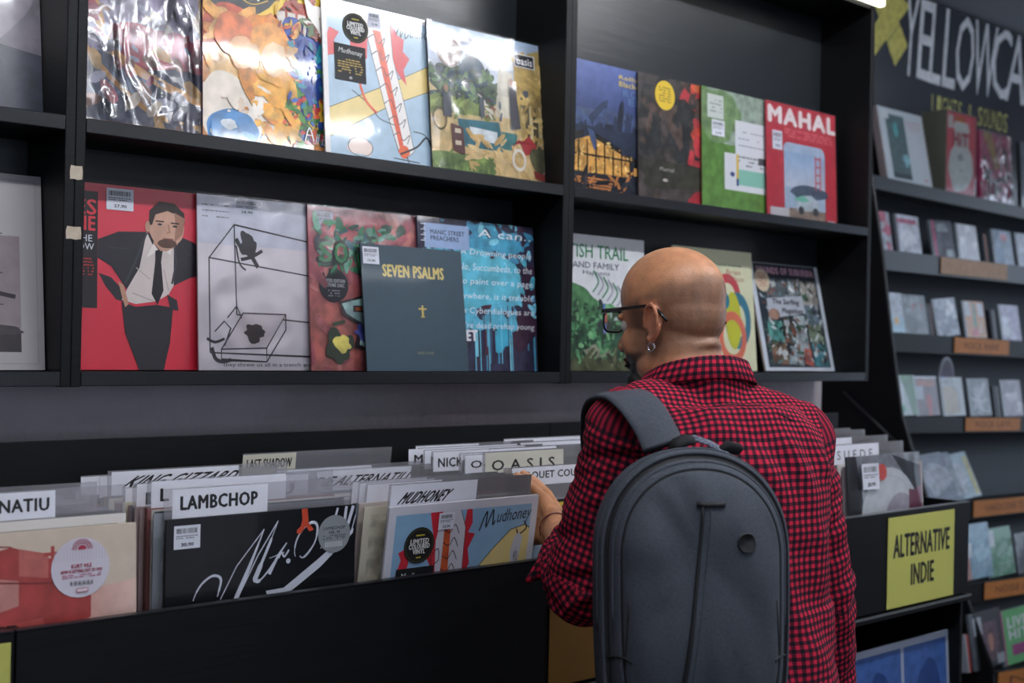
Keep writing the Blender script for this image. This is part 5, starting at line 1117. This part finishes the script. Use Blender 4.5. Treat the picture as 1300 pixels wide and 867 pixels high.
# left hand on the divider, fingers hooked over the record
def hand(bm, wr, kn, tips, thumb, palmn):
    for k, t in zip(kn, tips):
        limb(bm, [wr.lerp(k, .15), wr.lerp(k, .6), k], [.0150, .0140, .0118], 12); limb(bm, [k]+t, [.0108, .0098, .0090, .0076][:len(t)+1], 12)
    c = sum(kn, Vector())/4
    for q in (.35, .62, .85): 
        m_ = wr.lerp(c, q); w1 = (kn[0]-kn[3])*.5*(.55+.45*q); limb(bm, [m_-w1*.9, m_+w1*.9], [.0125, .0125], 12)
    limb(bm, thumb, [.0150, .0125, .0100, .0080], 12)
kn = [PZ(690, 633, 2.165), PZ(682, 650, 2.175), PZ(677, 667, 2.175), PZ(675, 684, 2.165)]
tips = [[PZ(676, 618, 2.185), PZ(664, 609, 2.190), PZ(656, 604, 2.185)], [PZ(668, 634, 2.215), PZ(657, 634, 2.225), PZ(651, 643, 2.215)], [PZ(664, 648, 2.215), PZ(655, 650, 2.22), PZ(650, 659, 2.205)], [PZ(664, 666, 2.20), PZ(657, 669, 2.205), PZ(652, 677, 2.195)]]
hand(bm, wrL, kn, tips, [PZ(706, 652, 2.15), PZ(693, 628, 2.20), PZ(676, 610, 2.215), PZ(664, 602, 2.215)], None)
# right hand hanging
kk = [wrR+Vector((0, 0, -.085))+fx*q for q in (.030, .010, -.010, -.030)]
hand(bm, wrR, kk, [[k+Vector((0, 0, -.04)), k+Vector((0, 0, -.062))-rx*.008, k+Vector((0, 0, -.08))-rx*.02] for k in kk], [wrR+fx*.02-Vector((0, 0, .02)), wrR+fx*.04-Vector((0, 0, .05)), wrR+fx*.047-Vector((0, 0, .08)), wrR+fx*.045-Vector((0, 0, .10))], None)
# legs and feet
BRAC = [wrL.lerp(elL, .06)+Vector((0, 0, 0))]
feet = []
for s in (-1, 1):
    h_ = Vector((hip.x, hip.y, .86))+rx*s*.085; kn_ = Vector((hip.x, hip.y, .47))+rx*s*.10+fx*.02; an = Vector((hip.x, hip.y, .085))+rx*s*.11-fx*.01
    limb(bm, [h_, h_.lerp(kn_, .5), kn_], [.088, .076, .056]); limb(bm, [kn_, kn_.lerp(an, .35), an], [.056, .055, .036]); limb(bm, [an-Vector((0, 0, .04)), an+fx*.13-Vector((0, 0, .052))], [.036, .026], 14); feet.append((h_, kn_, an))
bme = remesh(bm, .0030, 5, 'body')
import array
nv = len(bme.vertices); cols = []
SK, SKR, ST, BD, LIP = (lin('#c88d66'), lin('#bb7259'), lin('#55473f'), lin('#1a1514'), lin('#a0605a'))
vco = array.array('f', [0])*(nv*3); bme.vertices.foreach_get('co', vco)
def sm(a, b, x): t = max(0, min(1, (x-a)/(b-a))); return t*t*(3-2*t)
for i in range(nv):
    p = Vector((vco[3*i], vco[3*i+1], vco[3*i+2])); c = SK
    d = p-HO; x, y, z = d.dot(hr), d.dot(hf), d.dot(hu)
    if d.length < .2:
        nz_ = noise.noise(p*30)*.012
        # short cropped hair at the back and sides, lower on the scalp
        st = sm(.062, .035, z+.35*y+nz_)*sm(.062, .03, y)*sm(-.075, -.03, z+nz_)
        ear = sm(.068, .0725, abs(x))*sm(.045, .035, abs(z))*sm(-.045, -.030, y)*sm(.02, .01, y); st *= (1-ear)
        c = tuple(a*(1-st*.62)+b*st*.62 for a, b in zip(c, ST))
        c = tuple(a*(1-ear*.5)+b*ear*.5 for a, b in zip(c, SKR))
        be = sm(-.036, -.048, z+nz_*.6)*sm(.012, .034, y)*sm(.064, .046, abs(x))*(1-sm(.018, .012, abs(x))*sm(-.070, -.064, z)*sm(.094, .097, y)*0)
        mo = sm(-.032, -.04, z)*sm(-.052, -.047, z)*sm(.03, .024, abs(x))*sm(.08, .088, y); be = max(be, mo)
        if abs(x) < .020 and -.066 < z < -.050 and y > .09: be = 0; c = LIP
        jaw = sm(-.03, -.06, z)*sm(-.01, .03, y)*.35
        br = 1.0 if (abs(z-.026-.003*math.sin(abs(x)*60)) < .0045 and .014 < abs(x) < .044 and y > .07) else 0
        be = max(be, br*.8); c = tuple(a*(1-jaw*.6)+b*jaw*.6 for a, b in zip(c, ST)); c = tuple(a*(1-be)+b*be for a, b in zip(c, BD))
    cols += [*c, 1.0]
at = bme.color_attributes.new('Col', 'FLOAT_COLOR', 'POINT'); at.data.foreach_set('color', cols)
bme.transform(Matrix.Translation(-base)); bme.materials.clear(); bme.materials.append(SKIN)
body = bpy.data.objects.new('body', bme); link(body, man)
EYE = mat('eye_white', '#d8d4cf', .15); IRIS = mat('eye_iris', '#2a1a12', .1)
for s in (-1, 1):
    bm = bmesh.new(); sph(bm, loc_(H(s*.031, .075, .004)), .0125, None, 16); e = bmobj('eye', bm, EYE, man, True)
    bm = bmesh.new(); sph(bm, loc_(H(s*.031, .0835, .003)), .0056, None, 12); bmobj('iris', bm, IRIS, e, True)

ax_ = (wrL-elL).normalized(); a1 = ax_.orthogonal().normalized(); a2 = ax_.cross(a1); bc = wrL+ax_*.012
tube('thread_bracelet', [loc_(bc+a1*.0285*math.cos(2*math.pi*k/24)+a2*.0285*math.sin(2*math.pi*k/24)) for k in range(24)], .0013, mat('dark_red_thread', '#5d2430', .8), man, 6, True)
# --- glasses ---
GLM = mat('black_acetate', '#101114', .25, coat=.3); LENS = clear_mat('spectacle_lens', (.93, .95, .96), 1.6, .03, 0, (1, 1, 1), .04)
gl = empty('glasses', (0, 0, 0), parent=man)
for s in (-1, 1):
    cx_ = s*.034; w2, h2 = .027, .018; pts = []
    for k in range(28):
        a = 2*math.pi*k/28; q = (abs(math.cos(a))**4+abs(math.sin(a))**4)**-.25; pts.append(H(cx_+w2*math.cos(a)*q, .108-.10*abs(cx_+w2*math.cos(a)*q)*1.0, .000+h2*math.sin(a)*q+.012))
    tube('rim', [loc_(p) for p in pts], [.0028 if p_.dot(hu)-HO.dot(hu) > .022 else .0017 for p_ in pts], GLM, gl, 8, True)
    cc = sum(pts, Vector())/28; mesh('lens', [loc_(p) for p in pts]+[loc_(cc)], [(k, (k+1) % 28, 28) for k in range(28)], LENS, gl, True)
    tube('temple', [loc_(p) for p in (H(s*.062, .101, .026), H(s*.0745, .090, .027), H(s*.0765, .04, .029), H(s*.077, .0, .030), H(s*.0775, -.018, .027), H(s*.0775, -.034, .015), H(s*.077, -.044, .004))], [.0040, .0042, .0030, .0026, .0028, .003, .0025], GLM, gl, 8)
tube('bridge', [loc_(p) for p in (H(-.009, .1075, .018), H(0, .112, .021), H(.009, .1075, .018))], .0024, GLM, gl, 8)
er = H(-.0755, -.012, -.036); SIL = mat('silver', '#c9ccd2', .15, 1)
tube('earring', [loc_(er+hf*.0065*math.cos(2*math.pi*k/20)+hu*.0065*math.sin(2*math.pi*k/20)-hr*.002) for k in range(20)], .0014, SIL, man, 8, True)

# --- shirt: gingham cloth, pattern laid along trunk and sleeves ---
SHIRT = bpy.data.materials.new('red_black_gingham'); SHIRT.use_nodes = True
nt = SHIRT.node_tree; b_ = nt.nodes['Principled BSDF']; b_.inputs['Roughness'].default_value = .85; b_.inputs['Specular IOR Level'].default_value = .2
uv = nt.nodes.new('ShaderNodeUVMap'); uv.uv_map = 'UVMap'; sp = nt.nodes.new('ShaderNodeSeparateXYZ'); nt.links.new(uv.outputs[0], sp.inputs[0])
def nd(op, *ins, clamp=False):
    n_ = nt.nodes.new('ShaderNodeMath'); n_.operation = op; n_.use_clamp = clamp
    for i_, v_ in enumerate(ins):
        if isinstance(v_, (int, float)): n_.inputs[i_].default_value = v_
        else: nt.links.new(v_, n_.inputs[i_])
    return n_.outputs[0]
band = []
for ax in (0, 1):
    s_ = nd('SINE', nd('MULTIPLY', sp.outputs[ax], 2*math.pi/.0112)); band.append(nd('MULTIPLY_ADD', s_, 2.4, .5, clamp=True))
sm_ = nd('MULTIPLY', nd('ADD', band[0], band[1]), .5)
cr = nt.nodes.new('ShaderNodeValToRGB'); cr.color_ramp.elements[0].position = 0; cr.color_ramp.elements[0].color = (*lin('#cc2543'), 1); cr.color_ramp.elements[1].position = 1; cr.color_ramp.elements[1].color = (*lin('#15151f'), 1)
e_ = cr.color_ramp.elements.new(.5); e_.color = (*lin('#5c172b'), 1)
nt.links.new(sm_, cr.inputs[0]); nt.links.new(cr.outputs[0], b_.inputs['Base Color'])
tc_ = nt.nodes.new('ShaderNodeTexCoord'); nz_ = nt.nodes.new('ShaderNodeTexNoise'); nz_.inputs['Scale'].default_value = 22; nz_.inputs['Detail'].default_value = 5; bp_ = nt.nodes.new('ShaderNodeBump'); bp_.inputs['Strength'].default_value = .5; bp_.inputs['Distance'].default_value = .008
nt.links.new(tc_.outputs['Object'], nz_.inputs['Vector']); nt.links.new(nz_.outputs[0], bp_.inputs['Height']); nt.links.new(bp_.outputs[0], b_.inputs['Normal'])

bm = bmesh.new(); trunk(bm, .016, .9)
cone(bm, neck0-Vector((0, 0, .07)), neck0+Vector((0, 0, .026)), .090, .079, 32)
rings(bm, [(cz(.84), .190, .140, 2.3), (cz(.95), .186, .138, 2.3), (cz(1.06), .176, .130, 2.3)])
cuffL = wrL.lerp(elL, .42)
limb(bm, [shL+Vector((0, 0, -.0)), shL.lerp(elL, .45), elL+Vector((0, 0, -.006))], [.064, .064, .062]); limb(bm, [elL+Vector((0, 0, -.004)), elL.lerp(cuffL, .5), cuffL], [.062, .052, .040])
sph(bm, elL+Vector((0, 0, -.020)), (.058, .058, .052))
limb(bm, [PZ(714, 704, 2.03), PZ(692, 718, 2.01), PZ(668, 738, 2.01)], [.036, .022, .007])
limb(bm, [shR, shR.lerp(elR, .5), elR], [.062, .060, .058]); limb(bm, [elR, elR.lerp(wrR, .5), wrR.lerp(elR, .08)], [.058, .052, .042])
# cloth folded at the right elbow
limb(bm, [PZ(1012, 722, 1.92), PZ(1036, 737, 1.93), PZ(1048, 742, 1.95)], [.008, .011, .006], 10); limb(bm, [PZ(1020, 790, 1.93), PZ(1044, 812, 1.93), PZ(1050, 835, 1.95)], [.018, .022, .012], 12)
sme = remesh(bm, .0045, 9, 'checked_shirt')
def seg_param(p, pts):
    best = None; acc = 0
    for a, b in zip(pts, pts[1:]):
        ab = b-a; L_ = ab.length; t = max(0, min(1, (p-a).dot(ab)/(L_*L_))); q = a+ab*t; d = (p-q).length
        if best is None or d < best[0]: best = (d, acc+L_*t, q, ab/L_)
        acc += L_
    J = pts[1]; d_ = p-J; T1 = (pts[1]-pts[0]).normalized(); T2 = (pts[2]-pts[1]).normalized()
    if (best[2]-J).length < 1e-5: best = (best[0], (pts[1]-pts[0]).length+d_.dot((T1+T2).normalized())*1.0, best[2], (T1+T2).normalized())
    return best
arms = {-1: [shL, elL, wrL], 1: [shR, elR, wrR]}
def part_of(p):
    c = cz(p.z); d = p-c; x, y = d.dot(rx), d.dot(fx)
    dt = math.sqrt((x/.180)**2+(y/.132)**2) if p.z < 1.30 else max(abs(x)/.155, 0)
    s = -1 if x < 0 else 1; b = seg_param(p, arms[s]); da = b[0]/.064
    if p.z > shL.z+.02 and abs(x) < .16: return 0
    return s if da < dt and abs(x) > .115 else 0
# folds
nrm = [v.normal.copy() for v in sme.vertices]
for v, n_ in zip(sme.vertices, nrm):
    p = v.co; k = part_of(p)
    if k:
        b = seg_param(p, arms[k]); up = b[3].orthogonal(); ang = math.atan2((p-b[2]).dot(up.cross(b[3])), (p-b[2]).dot(up))
        f = noise.noise(Vector((b[1]*42+ang*1.1, ang*.7, k*3)))*.0075 + noise.noise(p*18)*.004
        if k < 0: f *= 1.3
    else:
        d = p-cz(p.z); x = d.dot(rx); f = noise.noise(Vector((x*17+p.z*9, p.z*5-x*6, 2)))*.0075+noise.noise(p*24)*.003
        f += .004*math.exp(-((p.z-1.28)/.04)**2)*math.sin(x*90+p.z*40)
    v.co = p+n_*f
uvl = sme.uv_layers.new(name='UVMap')
for poly in sme.polygons:
    c = poly.center; k = part_of(c)
    if k == 0: ca = math.atan2((c-cz(c.z)).dot(rx)/.18, -(c-cz(c.z)).dot(fx)/.13)
    else:
        b0 = seg_param(c, arms[k]); up0 = (fx - b0[3]*fx.dot(b0[3])).normalized(); sd0 = b0[3].cross(up0); ca = math.atan2((c-b0[2]).dot(sd0), -(c-b0[2]).dot(up0))
    for li in poly.loop_indices:
        p = sme.vertices[sme.loops[li].vertex_index].co
        if k == 0:
            d = p-cz(p.z); x, y = d.dot(rx), d.dot(fx)
            tt = sm(.0, 1, (p.z-1.27)/.09); a = math.atan2(x/.18, -y/.13)
            if a-ca > math.pi: a -= 2*math.pi
            if a-ca < -math.pi: a += 2*math.pi
            u = a*.158*(1-tt)+x*1.08*tt; v_ = p.z+tt*(y+.11)*.8-.10*abs(x)*tt
        else:
            b = seg_param(p, arms[k]); a = math.atan2((p-b[2]).dot(sd0), -(p-b[2]).dot(up0))
            if a-ca > math.pi: a -= 2*math.pi
            if a-ca < -math.pi: a += 2*math.pi
            u = a*.061; v_ = b[1]
        uvl.data[li].uv = (u, v_)
bvh = BVHTree.FromPolygons([v.co.copy() for v in sme.vertices], [tuple(p.vertices) for p in sme.polygons])
sme.transform(Matrix.Translation(-base)); sme.materials.clear(); sme.materials.append(SHIRT)
for p in sme.polygons: p.use_smooth = True
shirt = bpy.data.objects.new('checked_shirt', sme); link(shirt, man)
def drape(p, lift=.002):
    q, n_, i_, d_ = bvh.find_nearest(p); return q+n_*lift
# yoke seam across the back, armhole seam, sleeve hem
tube('yoke_seam', [loc_(drape(PZ(905+i*10, 534-2*math.sin(i/9*math.pi), 1.86), .0006)) for i in range(11)], .0012, mat('seam_thread', '#2b1420', .9), shirt, 6)
# collar
def collar_pt(a, h_):      # a = 0 at the back of the neck
    top = neck0+Vector((0, 0, .052)); w1 = .079+h_*.015; 
    lean_ = fx*(.008*h_)
    r1 = (.082+.010*h_)
    p = top+rx*math.sin(a)*r1 - fx*math.cos(a)*r1*.92 + lean_ + Vector((0, 0, -.034*h_-.020*(1-math.cos(a))*1.2))
    return p
vs = []; fs = []; uvs = []; NA = 56; prof = [(-.25, -.3), (0.0, 0.0), (.0, .12), (.45, .5), (1.0, 1.0), (.95, 1.04)]
for i in range(NA+1):
    a = R(-158+316*i/NA)
    for j, (ro, h_) in enumerate([(-.5, .9), (-.35, .2), (-.12, -.04), (.1, .0), (.5, .45), (1.0, 1.0), (.75, 1.05)]):
        p = collar_pt(a, h_); out = (rx*math.sin(a)-fx*math.cos(a)); vs.append(loc_(p+out*(.010*ro+.0015*math.sin(i*.9)))); uvs.append((a*.085, h_*.034))
m7 = 7
for i in range(NA):
    for j in range(m7-1): fs.append((i*m7+j, i*m7+j+1, (i+1)*m7+j+1, (i+1)*m7+j))
co = mesh('collar', vs, fs, SHIRT, man, True); ul = co.data.uv_layers.new(name='UVMap')
for lp in co.data.loops: ul.data[lp.index].uv = uvs[lp.vertex_index]
so = co.modifiers.new('thick', 'SOLIDIFY'); so.thickness = .0016

# --- jeans, shoes ---
JEAN = mat('dark_blue_denim', '#1f2d4a', .9, bump=((300, 300, 300), .3, .001), var=((14, 14, 14), '#2a3a58')); SHOE = mat('black_leather', '#15151a', .4)
bm = bmesh.new(); rings(bm, [(cz(.78), .176, .128, 2.3), (cz(.88), .178, .130, 2.3), (cz(.97), .168, .124, 2.3)])
for h_, k_, a_ in feet: limb(bm, [h_, h_.lerp(k_, .5), k_], [.102, .09, .07]); limb(bm, [k_, k_.lerp(a_, .5), a_+Vector((0, 0, .0))], [.07, .068, .06])
jm = remesh(bm, .009, 4, 'jeans'); jm.transform(Matrix.Translation(-base)); jm.materials.clear(); jm.materials.append(JEAN)
link(bpy.data.objects.new('jeans', jm), man)
for h_, k_, a_ in feet:
    bm = bmesh.new(); c = Vector((a_.x, a_.y, 0))
    sph(bm, c+Vector((0, 0, .045))-fx*.02, (.040, .040, .045)); limb(bm, [c+Vector((0, 0, .045)), c+fx*.10+Vector((0, 0, .036)), c+fx*.16+Vector((0, 0, .030))], [.042, .040, .030])
    bmesh.ops.bisect_plane(bm, geom=bm.verts[:]+bm.edges[:]+bm.faces[:], plane_co=(0, 0, .002), plane_no=(0, 0, -1), clear_outer=True)
    sh_ = remesh(bm, .006, 3, 'shoe'); sh_.transform(Matrix.Translation(-base)); sh_.materials.clear(); sh_.materials.append(SHOE); link(bpy.data.objects.new('shoe', sh_), man)

# ---------------- backpack ----------------
CAN = mat('heather_grey_canvas', '#4d525b', .8, bump=((900, 900, 900), .35, .0008), var=((260, 260, 700), '#40454e'), spec=.25)
ZIPM = mat('black_zip_tape', '#14161a', .6, bump=((30, 30, 900), .5, .001)); LIN = mat('black_mesh_lining', '#0e1015', .8); RUB = mat('black_rubber_patch', '#0d0e11', .45)
pc = PZ(885, 700, 1.665); pa_ = R(36); px_ = Vector((math.cos(pa_), -math.sin(pa_), 0)); py_ = Vector((math.sin(pa_), math.cos(pa_), 0))
BPo = Vector((pc.x, pc.y, .880))+py_*.065
pack = empty('backpack', BPo, (R(-3), R(-.6), -pa_)); tag(pack, 'grey canvas backpack with black zips hanging on the left shoulder of the man', 'backpack')
HB = .430; Z0 = .285
def outline(a):       # polar outline around (0, .205)
    ca, sa = math.cos(a), math.sin(a); 
    if sa >= 0: e, w_, h_ = 2.15, .1335, HB-Z0
    else: e, w_, h_ = 5.5, .1335, Z0
    q = (abs(ca)**e+abs(sa)**e)**(-1/e); x = w_*ca*q; z = h_*sa*q
    if z < 0: x *= 1-.05*(z/h_)**2
    return x, z+Z0
prof = [(.90, .0), (.955, -.004), (.99, -.018), (1.0, -.045), (.998, -.070), (.985, -.084), (.955, -.089), (.948, -.0865), (.905, -.090), (.897, -.096), (.875, -.106), (.835, -.114), (.822, -.115), (.812, -.1125), (.802, -.117), (.77, -.123), (.70, -.131), (.6, -.137), (.48, -.141), (.35, -.144), (.2, -.146), (.08, -.1465)]
NS = 96; vs = []; fs = []; mi = []
for s_, y_ in prof:
    for k in range(NS):
        a = 2*math.pi*k/NS; x, z = outline(a); xx, zz = x*s_, Z0+(z-Z0)*s_
        sag = .010*sm(.3, .0, zz)*sm(1.0, .5, s_); dent = 0
        if s_ < .8: dent = .010*noise.noise(Vector((xx*14, 3, zz*9)))+.005*noise.noise(Vector((xx*34+zz*12, 5, zz*18)))
        dent += (.009*math.exp(-((xx+.045)/.022)**2-((zz-.33)/.05)**2)-.006*math.exp(-((xx+.045)/.03)**2-((zz-.245)/.02)**2))*(s_ < .8)
        vs.append((xx, y_-sag+dent, zz))
for i in range(len(prof)-1):
    for k in range(NS):
        fs.append((i*NS+k, i*NS+(k+1) % NS, (i+1)*NS+(k+1) % NS, (i+1)*NS+k)); mi.append(1 if prof[i][0] in (.955, .948) or prof[i][0] == .822 or prof[i][0] == .812 else 0)
fs.append(tuple(range(NS))[::-1]); mi.append(0); fs.append(tuple(range((len(prof)-1)*NS, len(prof)*NS))); mi.append(0)
fs = [tuple(f) for f in fs]
pb = mesh('pack_body', vs, fs, [CAN, ZIPM], pack, True)
for p_, m_ in zip(pb.data.polygons, mi): p_.material_index = m_
bm = bmesh.new(); bm.from_mesh(pb.data); bmesh.ops.recalc_face_normals(bm, faces=bm.faces[:]); bm.to_mesh(pb.data); bm.free()
pv = BVHTree.FromPolygons([Vector(v) for v in vs], fs)
def front(x, z, lift=.0):
    q = pv.ray_cast(Vector((x, -.5, z)), Vector((0, 1, 0)))[0]; return Vector((x, (q.y if q else -.1)-lift, z))
# centre zip with cloth flap, pull bar
tube('front_zip', [front(-.004-.046*t**1.3*1.0, .356-.35*t, .0012) for t in [i/24 for i in range(25)]], [.0022+.0016*i/24 for i in range(25)], ZIPM, pack, 8, flat=(1, 1))
tube('flap_seam', [front(.007-.046*t**1.3, .356-.35*t, .0002) for t in [i/24 for i in range(25)]], .0010, CAN, pack, 6)
tube('bartack', [front(-.012+.038*t, .358, .002) for t in (0, .3, .6, 1)], .0035, ZIPM, pack, 8, flat=(1, 1))
bm = bmesh.new(); 
vv = []; cxp, czp = .054, .308
for r_ in (.0, .0115, .0125, .0142): vv.append([front(cxp+r_*math.cos(2*math.pi*k/28), czp+r_*math.sin(2*math.pi*k/28), .0035 if r_ in (.0125,) else (.0022 if r_ < .014 else -.001)) for k in range(28)])
vs = [p for r_ in vv for p in r_]; fs = [(i*28+k, i*28+(k+1) % 28, (i+1)*28+(k+1) % 28, (i+1)*28+k) for i in range(3) for k in range(28)]
mesh('round_patch', vs, fs, RUB, pack, True)
# side pocket seams, lower corners
for s in (-1, 1):
    tube('pocket_seam', [front(s*(.122-.026*t), .150+.02*t-.02*t*t, .001) for t in (0, .25, .5, .75, 1)], .0016, ZIPM, pack, 6)
    tube('side_seam', [front(s*(.099+.004*math.sin(t*3)), .03+.20*t, .0005) for t in [i/10 for i in range(11)]], .0012, ZIPM, pack, 6)
# piping round the rim
for sc_, nm in ((1.0, 'rim_piping'), (.885, 'panel_piping')):
    yy = -.070 if sc_ == 1.0 else -.1035
    pts = [(outline(a)[0]*sc_*1.0, yy, .285+(outline(a)[1]-.285)*sc_) for a in [R(-20+220*i/60) for i in range(61)]]
    tube(nm, pts, .0021, CAN, pack, 8)
# grab handle
PAT = mat('blue_white_woven_strap', '#7f8796', .8, bump=((500, 500, 500), .5, .001), var=((420, 420, 420), '#1f2a40'))
tube('grab_handle', [(-.012, -.040, HB-.004), (-.004, -.036, HB+.010), (.014, -.030, HB+.013), (.034, -.028, HB+.006), (.052, -.03, HB-.004), (.062, -.03, HB-.012)], [.0055, .0065, .006, .006, .006, .005], PAT, pack, 10, flat=(.5, 1.4))
tube('handle_sleeve', [(-.022, -.040, HB-.006), (-.014, -.038, HB+.006), (-.002, -.036, HB+.011), (.010, -.034, HB+.010)], [.008, .010, .010, .007], LIN, pack, 10, flat=(.7, 1.2))
tube('strap_stub', [(.046, -.028, HB-.008), (.060, -.024, HB+.001), (.078, -.020, HB-.003), (.082, -.02, HB-.006)], [.008, .010, .009, .006], LIN, pack, 10, flat=(.7, 1.1))
# shoulder strap: padded band from the pack top over the left shoulder
Mw = Matrix.LocRotScale(BPo, pack.rotation_euler, None); Mi = Mw.inverted()
ctr = [PZ(842, 566, 1.725), PZ(832, 545, 1.745), PZ(818, 522, 1.775), PZ(801, 505, 1.81), PZ(784, 500, 1.86), PZ(769, 505, 1.92), PZ(761, 522, 1.965), PZ(760, 560, 1.985), PZ(768, 620, 1.98), PZ(790, 690, 1.95)]
wd = [(PZ(868, 558, 1.73)-PZ(814, 565, 1.73))*.5]*2+[(PZ(848, 520, 1.785)-PZ(795, 530, 1.765))*.5, (PZ(830, 503, 1.83)-PZ(776, 511, 1.80))*.5, (PZ(812, 499, 1.885)-PZ(762, 508, 1.85))*.5]+[(PZ(800, 505, 1.96)-PZ(756, 512, 1.90))*.5]*5
ctr = [Vector(p) for p in spline([tuple(c) for c in ctr], 6)]; wd = [Vector(p) for p in spline([tuple(c) for c in wd], 6)]
vs = []; sec = [(-1, 0), (-.97, .5), (-.8, 1), (0, 1.15), (.8, 1), (.97, .5), (1, 0), (.97, -.5), (.8, -1), (0, -1.1), (-.8, -1), (-.97, -.5)]
for i, (c, w_) in enumerate(zip(ctr, wd)):
    t = (ctr[min(i+1, len(ctr)-1)]-ctr[max(0, i-1)]).normalized(); w_ = w_-t*w_.dot(t); n_ = w_.normalized().cross(t)
    for a, b in sec: vs.append(Mi @ (c+w_*a+n_*b*.0055))
ns = len(sec); fs = [(i*ns+k, i*ns+(k+1) % ns, (i+1)*ns+(k+1) % ns, (i+1)*ns+k) for i in range(len(ctr)-1) for k in range(ns)]+[tuple(range(ns))[::-1], tuple(range((len(ctr)-1)*ns, len(ctr)*ns))]
STRAPM = mat('strap_canvas', '#6a6c75', .8, bump=((900, 900, 900), .35, .0008), var=((260, 260, 700), '#595b64'), spec=.25)
so_ = mesh('shoulder_strap', vs, fs, [CAN, LIN], pack, True)
SEC_IN = lambda k: k >= 6
# lining is the inner face of the band
for i in range(len(ctr)-1):
    for k in range(ns): so_.data.polygons[i*ns+k].material_index = 1 if SEC_IN(k) else 0
